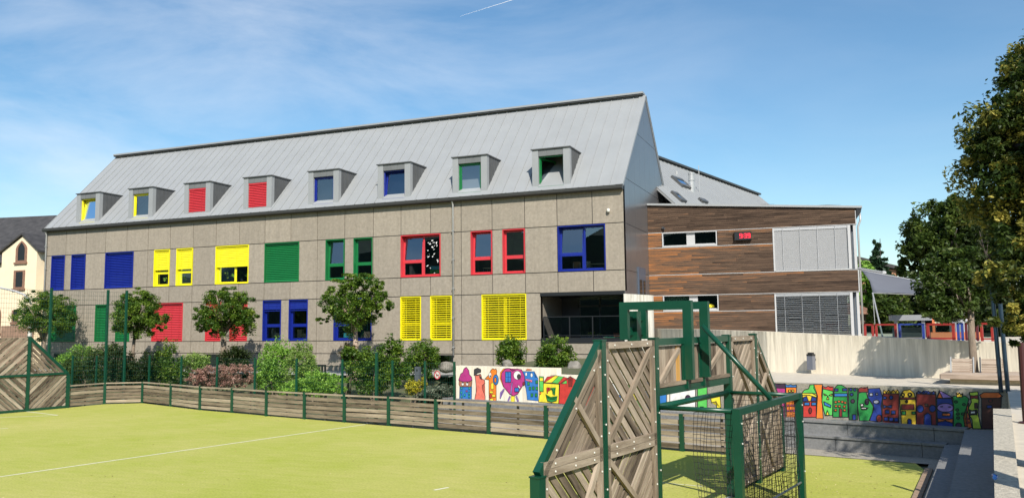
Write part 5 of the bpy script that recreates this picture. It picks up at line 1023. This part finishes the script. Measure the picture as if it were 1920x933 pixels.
# rocks, bollard, railings, sign
ROCK = mat('pale boulder', (.19, .175, .15), .9, var=.3, scale=5, bump=.8, bscale=6)
def rock(label, px, py, Y, w, h, seed, gz):
    c, r = lob(px, py, Y, w, h); g = np.random.default_rng(seed); bm = bmesh.new(); bmesh.ops.create_icosphere(bm, subdivisions=3, radius=1)
    for v in bm.verts: k = 1+.13*math.sin(v.co.x*3+seed)+.12*math.sin(v.co.y*4+v.co.z*3+seed)+g.normal()*.02; v.co = Vector((v.co.x*r[0]*k, v.co.y*r[1]*k, v.co.z*r[2]*k))
    me = bpy.data.meshes.new('boulder'); bm.to_mesh(me); bm.free(); me.materials.append(ROCK); o = bpy.data.objects.new('boulder', me); COL.objects.link(o); o.location = c; tag(o, label, 'boulder')
rock('pale boulder at the foot of the school wall beside the basement window', 838, 688, 34.2, 19, 10, 1, 1); rock('grey boulder beside the shrub above the painted wall', 952, 684, 29.6, 11, 10, 2, 1.7); rock('small pale stone behind the right round shrub', 1076, 690, 29.8, 12, 14, 5, 1.7)
p = pY(783, 690, 27.9); o = thing('marker_post', 'dark grey square marker post beside the yellow bush', 'post', (p[0], 27.9, .2)); zt = pY(783, 687, 27.9)[2]; MB().box(p[0]-.10, p[0]+.10, 27.85, 28.0, .2, zt).build('shaft', mat('slate grey post', (.07, .08, .095), .6, var=.1), o); MB().box(p[0]-.03, p[0]+.03, 27.838, 27.85, zt-.16, zt-.10).build('lens', BLACK, o)
p = pY(600, 700, 33.2); o = thing('bike_rack', 'dark metal hoop stand half hidden behind the willowy shrub', 'stand', (p[0], 33.2, .9)); m = MB()
for k in range(4): m.box(p[0]-.28+k*.17, p[0]-.20+k*.17, 33.2, 33.26, .9, pY(600, 686, 33.2)[2])
m.build('uprights', BLACK, o); m = MB(); m.box(p[0]-.28, p[0]+.31, 33.19, 33.27, pY(600, 686, 33.2)[2], pY(600, 683, 33.2)[2]); m.build('top_bar', BLACK, o)
p = lowp[9]+(lowp[10]-lowp[9])*.43; n_ = np.array([.27, .97]); pc = onP(820, 702.5, (*(p-n_*.03), 0), (*n_, 0)); sg = thing('dog_ban_sign', 'small round white sign with red ring and slash on the wire fence', 'sign', pc); bm_ = np.array([.97, -.26, 0.])
def disc(r, o, name, mt_, par, r0=0.):
    m = MB(); n = 28; f3 = np.array([-.26, -.97, 0.])
    outer = [pc+bm_*r*math.cos(t*2*math.pi/n)+np.array([0, 0, r*math.sin(t*2*math.pi/n)])+f3*o for t in range(n)]
    if r0 == 0: m.prism(outer, f3*.004)
    else:
        inn = [pc+bm_*r0*math.cos(t*2*math.pi/n)+np.array([0, 0, r0*math.sin(t*2*math.pi/n)])+f3*o for t in range(n)]
        for i in range(n): m.quad(outer[i], outer[(i+1) % n], inn[(i+1) % n], inn[i])
    return m.build(name, mt_, par)
SR = mat('sign red', (.50, .03, .05), .5, var=0); disc(.145, 0, 'plate', CAPW, sg); disc(.145, .006, 'red_ring', SR, sg, .112); f3 = np.array([-.26, -.97, 0.]); m = MB(); q = pc+f3*.0045
dog = [(-.07, .03), (-.05, .05), (-.03, .02), (.05, .02), (.08, .05), (.06, -.0), (.06, -.07), (.04, -.07), (.035, -.02), (-.03, -.02), (-.035, -.07), (-.055, -.07), (-.05, .0)]
m.poly([q+bm_*x+np.array([0, 0, z]) for x, z in dog]); m.build('pictogram', BLACK, sg); m = MB(); q = pc+f3*.0075; dgl = (bm_+np.array([0, 0, 1.]))/math.sqrt(2); dn = (bm_-np.array([0, 0, 1.]))/math.sqrt(2); m.quad(q-dn*.115-dgl*.012, q+dn*.115-dgl*.012, q+dn*.115+dgl*.012, q-dn*.115+dgl*.012); m.build('slash', SR, sg)
# left edge: white curved lamp arm and striped bollard
pts_ = [pY(x, y, 44) for x, y in ((-60, 530), (-20, 535), (5, 540), (30, 546), (45, 552), (54, 560), (58, 570))]; o = thing('curved_lamp_arm', 'white curved lamp arm in front of the cream house', 'lamp', (pts_[0][0], 44, 0)); MB().tube(pts_, .075, 10).build('arm', WHITE, o, smooth=True); MB().tube([(pts_[0][0], 44, 0), tuple(pts_[0])], .09, 10).build('pole', WHITE, o)
p = pY(56, 620, 44); o = thing('striped_bollard', 'red and white bollard top behind the far goal', 'bollard', (p[0], 44, 0)); zt = pY(56, 613, 44)[2]; m = MB(); m.lathe((p[0], 44, 0), [(.14, 0), (.14, zt-.22)], 14); m.lathe((p[0], 44, zt-.10), [(.14, 0), (.14, .10), (.04, .16)], 14); m.build('white_part', CAPW, o); MB().lathe((p[0], 44, zt-.22), [(.142, 0), (.142, .12)], 14).build('red_band', SR, o)
# wooded hill behind the photographer, seen in the window glass
hl = MB(); hn = 40; V = []
for i in range(hn+1):
    x = -420+i*18; t = 36+6*math.sin(i*.55+.6)+5*math.sin(i*1.7)+2*math.sin(i*4.1); t += 7*math.exp(-((i-19)/5)**2)
    V.append([(x, -150, -.1), (x, -185, max(t, 3)*.75+random.random()*1.5), (x, -225, max(t, 3)+random.random()*2), (x, -320, -.1)])
for i in range(hn):
    for j in range(3): hl.quad(V[i][j], V[i+1][j], V[i+1][j+1], V[i][j+1])
hl.build('hills', mat('wooded hillside', (.018, .035, .012), .95, var=.6, scale=.25, detail=8, bump=1., bscale=.6))['kind'] = 'structure'
# ------------------------------------------------------------------ painted walls
ma = math.radians(MW[2]); MD = np.array([math.cos(ma), math.sin(ma), 0]); MN = np.array([-MD[1], MD[0], 0]); M0 = np.array([MW[0], MW[1], 0.])
PC = {'magenta': (.42, .035, .20), 'dpurple': (.045, .02, .05), 'blue': (.03, .17, .48), 'navy': (.012, .035, .22), 'orange': (.75, .20, .02), 'dorange': (.55, .12, .02), 'red': (.52, .04, .03), 'maroon': (.20, .022, .018), 'brown': (.07, .025, .018), 'lgreen': (.10, .50, .09), 'green': (.02, .24, .05), 'dgreen': (.01, .12, .035), 'yellow': (.80, .66, .04), 'gold': (.75, .48, .03), 'lilac': (.28, .17, .45), 'coral': (.72, .17, .12), 'skin': (.38, .15, .09), 'grey': (.05, .045, .05), 'white': (.75, .74, .70), 'black': (.01, .01, .012), 'lime': (.42, .56, .05), 'teal': (.03, .35, .30), 'pale': (.30, .32, .40), 'pink': (.75, .20, .30)}
PM = {}
def paint(n):
    if n not in PM: PM[n] = mat('mural paint '+n, PC[n], .6, var=.2, scale=7)
    return PM[n]
def mural_wall(name, label, x0, x1, ztop, base, side, th=.28):
    root = thing(name, label, 'painted wall', (x0, mwY(x0), base)); t0 = (x0-MW[0])/MD[0]; t1 = (x1-MW[0])/MD[0]; m = MB(); a, b = M0+MD*t0, M0+MD*t1
    m.prism([(a[0], a[1], base), (b[0], b[1], base), (b[0]+MN[0]*th, b[1]+MN[1]*th, base), (a[0]+MN[0]*th, a[1]+MN[1]*th, base)], (0, 0, ztop-base)); m.build('wall_body', side, root); return root
def figure(root, layers, f, outline=.022):
    """one painted figure: flat layers of paint on the wall, each outlined in black"""
    m = MB(); cols = []; k = 0
    def P(pt, o):
        q = onP(*f(*pt), M0, MN); return q-MN*o
    for L in layers:
        c, pts = L[0], L[1]; ol = L[2] if len(L) > 2 else 1.
        if c not in cols: cols.append(c)
        if 'black' not in cols: cols.append('black')
        o = .004+.0014*k; m.cur = cols.index(c)
        # triangulate through a small bmesh so that concave outlines fill cleanly
        W_ = [P(p, o) for p in pts]; bm = bmesh.new(); vs = [bm.verts.new(tuple(w)) for w in W_]
        try:
            fc = bm.faces.new(vs); tr = bmesh.ops.triangulate(bm, faces=[fc])['faces']; bm.verts.index_update()
            m.add(W_, [tuple(v.index for v in t.verts) for t in tr])
        except Exception: pass
        bm.free()
        if ol:
            m.cur = cols.index('black'); w = outline*ol/2; n = len(pts)
            for i in range(n):
                a, b = P(pts[i], o+.0006), P(pts[(i+1) % n], o+.0006); d = b-a; l = np.linalg.norm(d)
                if l < 1e-5: continue
                d /= l; s = np.cross(d, MN)*w; e = d*w*.6; m.quad(a-e-s, b+e-s, b+e+s, a-e+s)
        k += 1
    return m.build('painted_figure', [paint(c) for c in cols], root, recalc=False)
R_ = lambda x0, y0, x1, y1: [(x0, y0), (x1, y0), (x1, y1), (x0, y1)]
def O_(cx, cy, rx, ry, n=16): return [(cx+rx*math.cos(2*math.pi*i/n), cy+ry*math.sin(2*math.pi*i/n)) for i in range(n)]
mr = mural_wall('painted_wall', 'low wall painted with a row of funny castles and towers below the promenade', -4.9, XPR(22.8)-.02, 1.66, .5, CONC_A)
f8 = lambda x, y: (1440+x/4, 700+y/4)
FIG = [
 [('navy', R_(25, 78, 52, 330)), ('magenta', R_(50, 105, 130, 328)), ('dpurple', [(52, 72), (80, 80), (128, 74), (130, 108), (50, 106)])]+[('pink', R_(x, y, x+12, y+9), .4) for x in (58, 80, 104) for y in (190, 220, 260, 290)],
 [('orange', [(134, 92), (214, 92), (210, 326), (140, 326)]), ('blue', [(130, 78), (150, 88), (170, 80), (190, 88), (214, 82), (214, 102), (134, 102)])]+[('magenta', R_(x, y, x+12, y+14), .4) for x in (145, 170, 192) for y in (190, 230, 270)]+[('yellow', R_(158, 120, 172, 136)), ('yellow', R_(182, 120, 196, 136))],
 [('red', R_(264, 205, 362, 326)), ('gold', [(258, 150), (300, 140), (366, 150), (366, 205), (262, 205)]), ('lgreen', [(256, 145), (272, 122), (305, 112), (316, 82), (346, 82), (344, 108), (366, 150), (330, 146)]), ('yellow', [(256, 145), (330, 146), (366, 165), (366, 178), (310, 160), (258, 158)]), ('navy', [(266, 178), (290, 168), (304, 205), (264, 208)]), ('navy', [(330, 172), (362, 180), (362, 205), (322, 205)]), ('blue', R_(274, 215, 312, 236)), ('blue', R_(328, 215, 362, 236)), ('maroon', O_(318, 275, 10, 22))],
 [('orange', [(344, 80), (408, 80), (402, 160), (415, 336), (362, 336), (372, 165)])],
 [('lgreen', [(412, 112), (488, 128), (484, 312), (428, 312), (404, 210)]), ('red', [(410, 92), (432, 104), (452, 92), (470, 104), (490, 96), (488, 130), (412, 112)]), ('yellow', [(418, 148), (442, 160), (424, 162)]), ('yellow', [(458, 162), (482, 150), (478, 166)]), ('yellow', [(448, 165), (458, 192), (442, 192)]), ('blue', [(420, 208), (474, 236), (470, 252), (424, 234)]), ('yellow', [(446, 275), (460, 310), (436, 310)])],
 [('green', [(490, 180), (498, 110), (522, 84), (552, 84), (592, 108), (602, 325), (486, 325)]), ('navy', R_(500, 112, 526, 130)), ('navy', R_(560, 110, 594, 128)), ('blue', R_(498, 148, 596, 170)), ('maroon', R_(536, 262, 556, 322))]+[('dorange', R_(x, y, x+17, y+14), .7) for x, y in ((500, 205), (525, 200), (550, 203), (572, 210), (503, 235), (530, 236), (566, 238), (500, 265), (568, 265))],
 [('dgreen', [(602, 105), (672, 108), (672, 345), (608, 345)]), ('navy', O_(622, 118, 10, 10)), ('navy', O_(652, 120, 9, 9)), ('navy', O_(628, 155, 12, 10)), ('dpurple', O_(636, 205, 14, 14)), ('navy', R_(634, 305, 660, 345))],
 [('green', [(680, 145), (735, 130), (748, 180), (792, 232), (786, 285), (758, 352), (686, 352), (672, 240)]), ('maroon', [(678, 112), (700, 102), (725, 110), (748, 98), (750, 138), (680, 138)]), ('dpurple', O_(742, 210, 14, 22)), ('white', [(692, 228), (714, 224), (718, 240), (700, 246)]), ('black', [(696, 250), (752, 255), (740, 268), (705, 268)]), ('white', R_(704, 256, 734, 260), 0)],
 [('navy', [(754, 112), (838, 108), (862, 180), (852, 362), (762, 352), (796, 255), (750, 180)]), ('pale', R_(762, 145, 786, 166)), ('pale', R_(810, 145, 824, 160)), ('pale', O_(812, 210, 22, 14)), ('maroon', O_(834, 335, 20, 28))],
 [('maroon', [(864, 150), (984, 150), (980, 382), (862, 368), (848, 245)]), ('gold', [(864, 148), (870, 122), (888, 142), (905, 120), (922, 142), (940, 120), (958, 142), (974, 118), (984, 148)]), ('navy', O_(876, 180, 14, 11)), ('navy', O_(924, 178, 13, 15)), ('navy', [(866, 232), (890, 242), (930, 234), (928, 256), (890, 248), (868, 258)])]+[('navy', R_(x, y, x+30, y+26)) for x, y in ((880, 272), (926, 276), (872, 325), (910, 328), (948, 330))],
 [('gold', [(988, 192), (996, 150), (1020, 124), (1064, 118), (1096, 146), (1108, 192), (1112, 382), (1076, 382), (1074, 346), (1054, 336), (1044, 382), (1002, 382)]), ('maroon', R_(990, 178, 1108, 192)), ('brown', O_(1012, 158, 12, 14)), ('yellow', O_(1012, 158, 5, 6), 0), ('brown', O_(1064, 156, 14, 14)), ('yellow', O_(1064, 156, 6, 6), 0), ('black', O_(1040, 208, 9, 10)), ('maroon', R_(1002, 230, 1096, 268)), ('green', R_(1004, 280, 1034, 306)), ('green', R_(1080, 284, 1106, 303)), ('navy', [(1052, 382), (1048, 345), (1066, 336), (1076, 352), (1078, 382)])],
 [('maroon', [(1112, 140), (1258, 134), (1262, 384), (1112, 380)]), ('navy', [(1114, 150), (1128, 128), (1146, 150), (1166, 126), (1184, 152), (1204, 128), (1222, 150), (1244, 128), (1256, 156)]), ('navy', O_(1142, 262, 26, 28)), ('navy', O_(1234, 260, 25, 26)), ('brown', R_(1178, 225, 1200, 245)), ('navy', [(1170, 384), (1172, 310), (1198, 292), (1222, 310), (1228, 388)])],
 [('navy', [(1266, 185), (1388, 185), (1388, 396), (1270, 388)]), ('lilac', [(1264, 186), (1286, 126), (1318, 140), (1386, 178)]), ('dorange', [(1268, 180), (1288, 136), (1310, 182)]), ('lilac', O_(1330, 254, 62, 33)), ('dpurple', O_(1302, 246, 12, 4), .3), ('dpurple', O_(1362, 248, 12, 4), .3), ('dorange', R_(1308, 296, 1366, 314)), ('dorange', [(1274, 334), (1330, 346), (1388, 336), (1386, 368), (1330, 352), (1276, 362)])],
 [('green', [(1374, 178), (1398, 166), (1482, 166), (1508, 188), (1490, 245), (1494, 402), (1390, 400), (1394, 245)]), ('gold', [(1416, 176), (1412, 144), (1426, 158), (1436, 140), (1446, 158), (1460, 148), (1456, 176)])]+[('dgreen', O_(x, y, 11, 9)) for x, y in ((1410, 210), (1470, 230), (1420, 270), (1424, 300), (1462, 300), (1426, 330))]+[('dpurple', O_(1430, 385, 22, 18))],
 [('dorange', [(1506, 220), (1482, 270), (1466, 330), (1476, 392), (1502, 408), (1530, 402), (1514, 335), (1500, 290)]), ('maroon', R_(1482, 330, 1508, 345), .5), ('maroon', R_(1486, 358, 1512, 372), .5)],
 [('lime', [(1510, 140), (1574, 135), (1582, 195), (1574, 290), (1600, 412), (1536, 410), (1530, 342), (1498, 292), (1506, 250), (1526, 212)]), ('maroon', [(1516, 162), (1544, 166), (1576, 160), (1576, 190), (1546, 182), (1518, 190)]), ('brown', R_(1550, 220, 1570, 258)), ('black', [(1510, 268), (1530, 276), (1566, 268), (1566, 308), (1540, 300), (1512, 312)]), ('white', [(1524, 284), (1552, 282), (1552, 294), (1522, 296)], 0)],
 [('brown', [(1602, 180), (1750, 180), (1740, 412), (1604, 412)]), ('dorange', [(1588, 158), (1620, 140), (1730, 140), (1758, 168), (1734, 182), (1600, 184)]), ('maroon', R_(1656, 195, 1682, 210)), ('navy', R_(1642, 235, 1680, 258)), ('dgreen', O_(1720, 300, 20, 16))]]
for L in FIG: figure(mr, L, f8)
# figures half hidden behind the near goal
fpx = lambda x, y: (x, y)
for L in ([('red', R_(1092, 716, 1130, 770)), ('yellow', R_(1098, 725, 1106, 738))], [('white', R_(1134, 718, 1168, 768)), ('red', R_(1140, 726, 1150, 740)), ('blue', R_(1154, 740, 1164, 766))], [('green', [(1172, 770), (1172, 724), (1190, 712), (1206, 724), (1206, 770)]), ('yellow', R_(1182, 736, 1194, 750))], [('blue', R_(1210, 714, 1250, 772)), ('lilac', R_(1218, 722, 1228, 736)), ('lilac', R_(1234, 722, 1244, 736))], [('white', R_(1256, 728, 1304, 776)), ('dpurple', O_(1290, 746, 5, 6))], [('lgreen', R_(1308, 722, 1326, 778)), ('black', R_(1313, 762, 1319, 778))], [('yellow', [(1332, 740), (1350, 738), (1352, 764), (1344, 764), (1343, 752), (1334, 754)])], [('magenta', R_(1358, 726, 1392, 782)), ('yellow', O_(1374, 744, 8, 8))], [('blue', [(1396, 784), (1396, 732), (1414, 716), (1432, 732), (1432, 784)]), ('orange', R_(1408, 742, 1420, 760))]):
    figure(mr, L, fpx)
xl = onP(855, 690, M0, MN)[0]; xm_ = onP(1044, 700, M0, MN)[0]
ml_ = mural_wall('painted_wall', 'pale concrete wall painted with a cupcake, a heart, an orange bird and a blue town', xl, xm_, 1.90, .35, CONC)
mm = mural_wall('painted_wall', 'lower concrete wall piece with the yellow shop front painting', xm_-.25, -4.91, 1.69, .35, CONC, th=.27)
f7 = lambda x, y: (840+x/6.664, 660+y/6.664)
FL = [
 [('blue', [(148, 422), (298, 426), (295, 660), (142, 660)]), ('skin', [(140, 352), (302, 352), (298, 405), (285, 430), (152, 428), (138, 400)]), ('magenta', [(134, 345), (160, 268), (186, 252), (200, 205), (230, 184), (262, 226), (268, 274), (298, 310), (303, 346), (268, 366), (180, 366)]), ('white', O_(186, 394, 15, 22), .6), ('white', O_(242, 394, 15, 22), .6), ('black', O_(188, 382, 6, 8), 0), ('black', O_(243, 382, 6, 8), 0), ('magenta', R_(226, 474, 246, 492), .5)]+[('teal', O_(x, y, 11, 15), .6) for x, y in ((172, 446), (270, 446), (172, 500), (212, 530), (268, 510), (176, 550), (268, 550), (180, 605), (226, 605), (270, 605))],
 [('coral', [(338, 282), (412, 276), (425, 330), (458, 345), (462, 385), (430, 412), (436, 470), (466, 545), (464, 670), (345, 670), (336, 572), (356, 480), (350, 390)]), ('grey', [(326, 285), (328, 215), (368, 194), (412, 214), (412, 246), (360, 262), (352, 282)]), ('grey', [(352, 284), (408, 268), (412, 280), (354, 292)], .3), ('grey', [(392, 290), (412, 300), (424, 340), (400, 325)], .4)],
 [('orange', [(512, 342), (462, 332), (520, 270), (536, 225), (562, 200), (580, 215), (600, 205), (612, 232), (606, 290), (600, 400), (606, 668), (520, 660), (512, 500)]), ('blue', O_(598, 342, 34, 64)), ('orange', O_(592, 345, 14, 34)), ('white', O_(527, 282, 17, 34), .6), ('black', O_(530, 295, 8, 12), 0), ('yellow', R_(540, 380, 572, 460), .6), ('red', O_(534, 545, 14, 26), .5)]+[('yellow', [(x, y), (x+40, y+4), (x+38, y+32), (x-2, y+28)], .6) for x, y in ((526, 480), (556, 525), (530, 575), (556, 615))],
 [('orange', [(648, 322), (654, 250), (690, 206), (745, 196), (700, 240), (690, 430)], .5), ('magenta', [(664, 322), (672, 255), (712, 208), (765, 198), (808, 232), (860, 206), (922, 216), (958, 300), (960, 382), (930, 422), (872, 520), (820, 545), (770, 520), (696, 430)]), ('blue', R_(718, 242, 788, 374)), ('navy', R_(750, 242, 756, 374), 0), ('navy', R_(718, 304, 788, 310), 0), ('white', O_(868, 285, 46, 54), .6), ('grey', O_(888, 302, 26, 34), 0), ('blue', R_(836, 442, 888, 490)), ('navy', R_(860, 442, 864, 490), 0), ('lilac', [(800, 380), (812, 372), (796, 520), (780, 520)], .5), ('white', [(882, 405), (910, 440), (898, 452), (876, 425)], .5), ('maroon', O_(950, 390, 14, 22), .5), ('lilac', [(652, 570), (656, 500), (700, 452), (712, 462), (672, 505), (664, 572)], .5), ('lilac', [(742, 670), (752, 590), (772, 545), (786, 550), (768, 595), (760, 670)], .5), ('lilac', [(850, 545), (864, 540), (888, 600), (886, 660), (872, 660), (872, 605)], .5), ('yellow', R_(794, 545, 838, 622), .6), ('red', R_(788, 622, 840, 690), .6)],
 [('blue', [(934, 236), (1028, 238), (1030, 246), (1080, 236), (1086, 310), (1126, 320), (1128, 605), (990, 592), (984, 520), (974, 460), (968, 372), (930, 312)], .5), ('white', O_(978, 272, 12, 22), .5), ('white', O_(1046, 284, 14, 26), .5), ('pink', [(970, 330), (1055, 346), (1050, 376), (1030, 356), (975, 350)], .4), ('dorange', [(975, 215), (1000, 205), (1050, 212), (1045, 222), (980, 224)], .3)]+[('green', R_(x, y, x+26, y+38), .6) for x, y in ((996, 370), (1014, 430), (1056, 428), (1098, 350), (1100, 430), (1040, 512), (1092, 512))],
]
FR_ = [
 [('yellow', [(1190, 382), (1390, 396), (1384, 640), (1132, 620), (1148, 490), (1190, 490)]), ('lgreen', [(1140, 300), (1196, 304), (1192, 488), (1144, 488)]), ('yellow', R_(1146, 318, 1190, 358), .6), ('red', [(1194, 376), (1240, 306), (1340, 290), (1210, 376)], .6), ('yellow', [(1210, 376), (1340, 290), (1384, 296), (1298, 378)], .6), ('lgreen', [(1298, 378), (1384, 296), (1448, 306), (1376, 388)], .6), ('red', [(1376, 388), (1448, 306), (1500, 322), (1400, 392)], .6), ('red', [(1400, 392), (1500, 322), (1530, 300), (1600, 342), (1560, 500), (1500, 650), (1386, 640)]), ('lgreen', [(1420, 392), (1482, 346), (1490, 390)], .6), ('maroon', [(1500, 332), (1528, 296), (1560, 332), (1552, 426), (1512, 426)], .6), ('maroon', O_(1530, 340, 12, 10), .4), ('orange', O_(1156, 508, 12, 14), .5),
  ('red', [(1236, 440), (1252, 436), (1252, 508), (1240, 508)], .5), ('red', [(1252, 436), (1280, 440), (1284, 470), (1254, 480), (1254, 468), (1270, 462), (1268, 450), (1252, 450)], .5), ('green', [(1286, 444), (1350, 438), (1350, 452), (1328, 456), (1326, 500), (1344, 516), (1338, 530), (1312, 512), (1312, 458), (1288, 460)], .5), ('green', [(1226, 520), (1238, 560), (1290, 590), (1340, 584), (1372, 545), (1362, 600), (1300, 618), (1248, 604)], .6)]]
for L in FL: figure(ml_, L, f7)
for L in FR_: figure(mm, L, f7)
# ------------------------------------------------------------------ small things seen inside the windows
POT = mat('white flower pot', (.60, .58, .54), .5, var=.1)
def potted(label, x, z, h, kind, seed):
    y = D+.36; o = thing('potted_plant', label, 'potted plant', (x, y, z), 'potted plants on the window sills of the yellow windows'); m = MB(); m.lathe((x, y, z), [(.06, 0), (.085, .14), (.09, .15), (.07, .155)], 12); m.build('pot', POT, o)
    leaves('foliage', [((x, y-.04, z+.15+h*.5), (.17, .14, h*.5))], 260, .05, LF_LIGHT if kind else LF_MAPLE, o, 12, .3, seed)
zs = ROW1[0]+.16
for wi, fr_, lb, k in ((3, .62, 'potted plant in the left narrow yellow window', 1), (4, .45, 'dark potted plant in the middle of the second narrow yellow window', 0), (4, .85, 'small white potted plant at the right of the second narrow yellow window', 1), (5, .28, 'bushy potted plant in the left pane of the wide yellow window', 0), (5, .46, 'small potted plant beside the mullion of the wide yellow window', 1), (5, .68, 'spiky potted plant in the dark right pane of the wide yellow window', 0), (5, .90, 'potted plant at the far right corner of the wide yellow window', 1)):
    a, b, z0, z1 = wrect[wi][:4]; potted(lb, a+(b-a)*fr_, zs, .34 if k else .42, k, int(fr_*100))
for wi in (3, 4, 5, 19, 20, 21, 9): 
    a, b, z0, z1 = wrect[wi][:4]; MB().box(a, b, D+.31, D+.62, z0-.06, z0+.155).build('window_sill', ROOM, SC)
a, b, z0, z1 = wrect[9][:4]; xa = a+(b-a)*.64; y = D+.42; o = thing('picture_board', 'green and turquoise painted board standing in the red window', 'picture', (xa, y, z0+.16)); m = MB(); m.box(xa, xa+.66, y, y+.03, z0+.16, z0+.38); m.build('green_field', mat('board green', (.08, .50, .06), .6, var=.2, scale=4), o); m = MB(); m.box(xa-.01, xa+.64, y, y+.03, z0+.38, z0+.56); m.build('turquoise_sky', mat('board turquoise', (.10, .50, .55), .6, var=.1), o)
CRM = mat('cream card', (.62, .52, .34), .7, var=.05); TEAL = mat('teal plastic', (.05, .40, .45), .4, var=.05)
def sbox(name, label, wi, f0, f1, h, mt_, cat, z_=0.):
    a, b, z0, z1 = wrect[wi][:4]; x0, x1 = a+(b-a)*f0, a+(b-a)*f1; z = z0+.158+z_; y = D+.25; o = thing(name, label, cat, ((x0+x1)/2, y, z)); m = MB(); m.box(x0, x1, y, y+.2, z, z+h); m.build('box_body', mt_, o); m = MB(); m.box(x0-.01, x1+.01, y-.01, y+.21, z+h, z+h+.03); m.build('lid', mt_, o)
sbox('storage_box', 'cream storage box at the left of the second blue ground floor window', 20, .32, .54, .42, CRM, 'box'); sbox('storage_box', 'wide low cream box in the second blue ground floor window', 20, .58, .92, .2, CRM, 'box'); sbox('storage_box', 'white box on the sill of the first narrow blue ground floor window', 19, .45, .9, .26, CAPW, 'box'); sbox('storage_box', 'tall white box in the first narrow blue ground floor window', 19, .32, .44, .5, CAPW, 'box'); sbox('storage_box', 'turquoise box in the wide blue ground floor window behind the tree trunk', 21, .2, .42, .2, TEAL, 'box')
CHW = mat('chair wood', (.45, .22, .08), .5, var=.1)
def table(label, wi, f0, f1, yy):
    a, b, z0, z1 = wrect[wi][:4]; x0, x1 = a+(b-a)*f0, a+(b-a)*f1; z = 5.25; o = thing('classroom_table', label, 'table', ((x0+x1)/2, yy, z)); MB().box(x0, x1, yy, yy+.6, z+.98, z+1.02).build('tabletop', CRM, o)
    for x in (x0+.06, x1-.06):
        for q in (yy+.05, yy+.55): MB().box(x-.02, x+.02, q-.02, q+.02, z, z+.98).build('leg', GALV, o)
table('pale classroom table behind the lower pane of the first red window', 10, .2, 1.2, D+.8); table('pale classroom table seen inside the wide blue upper window', 12, .5, 1.0, D+.9)
def chair(label, wi, f0, mt_, yy):
    a, b, z0, z1 = wrect[wi][:4]; x = a+(b-a)*f0; z = 5.25; o = thing('classroom_chair', label, 'chair', (x, yy, z)); MB().box(x-.2, x+.2, yy, yy+.38, z+.68, z+.72).build('seat', mt_, o); MB().box(x-.2, x+.2, yy+.36, yy+.40, z+.85, z+1.15).build('backrest', mt_, o)
    for u in (-.17, .17):
        for q in (.03, .37): MB().box(x+u-.015, x+u+.015, yy+q-.015, yy+q+.015, z, z+(1.1 if q > .2 else .68)).build('leg', GALV, o)
chair('orange wooden chair inside the wide blue upper window', 12, .25, CHW, D+.7); chair('white classroom chair inside the wide blue upper window', 12, .45, CAPW, D+.75); chair('orange wooden chair by the right edge of the wide blue upper window', 12, .92, CHW, D+.9)
p = wp(2.95, 4.12, -.35); o = thing('yellow_toy', 'yellow plush toy lying on the lower ribbon window sill', 'toy', p); m = MB(); m.lathe(p, [(.0, -.02), (.20, .0), (.28, .08), (.22, .17), (.08, .22), (.0, .225)], 16); m.build('plush_body', mat('yellow plush', (.70, .55, .02), .9, var=.1), o, smooth=True); m = MB(); m.lathe(p+np.array([-.1, -.24, .06]), [(.0, .0), (.045, .0), (.045, .08), (.0, .08)], 8); m.build('plush_spots', BLACK, o)
# red planter on the loggia floor
p = onP(1163, 632, (0, D+.35, 0), (0, 1, 0)); o = thing('orange_planter', 'flat orange planter on the loggia floor behind the railing', 'planter', (p[0], D+.35, 2.74)); m = MB(); m.box(p[0]-.28, p[0]+.12, D+.25, D+.5, 2.742, 2.93); m.build('planter_body', OR, o); m = MB(); m.box(p[0]-.30, p[0]+.14, D+.23, D+.52, 2.93, 2.955); m.build('planter_rim', OR, o)
# thin condensation trail high in the sky
a = EYE+ray(862, 31)*4200; b = EYE+ray(968, -2)*4200; TR = mat('ice cloud', (.8, .8, .8), .9, var=0); m = MB(); m.tube([a+(b-a)*t for t in (0, .3, .6, 1.)], [.25, .5, .8, 1.], 6, r1=1); cam_d.clip_end = 9000; tag(m.build('contrail', TR), 'thin white aircraft trail across the top of the blue sky', 'contrail')

# dry leaf crumbs scattered over the turf, thicker towards the steps
g = np.random.default_rng(77); P = []
for k in range(1500):
    if k < 1050: x, y = g.uniform(-30, .8), g.uniform(11, 27)
    else: x, y = g.uniform(-4, .9), g.uniform(16, 22.2)
    if y < 27.5-.255*(x+25)-1.2 and y < onl((-1.18, 22.4), -12.5, x)+6*(x < -4): P.append((x, y, .009))
P = np.array(P); q = len(P); t = g.random(q)*6.28; s_ = (.010+.018*g.random(q))[:, None]; a = np.stack([np.cos(t), np.sin(t), .3*g.normal(size=q)], 1)*s_; b = np.stack([-np.sin(t), np.cos(t), .3*g.normal(size=q)], 1)*s_*.6
V = np.stack([P-a, P-b, P+a, P+b], 1).reshape(-1, 3); V[:, 2] = np.maximum(V[:, 2], .003)
fl = raw_mesh('fallen_leaves', V, np.arange(4*q).reshape(-1, 4), leaf_mat('dry leaf crumbs', [(.16, .11, .03), (.40, .34, .10), (.55, .50, .22)], .1), None, g.random(q)); fl['kind'] = 'stuff'
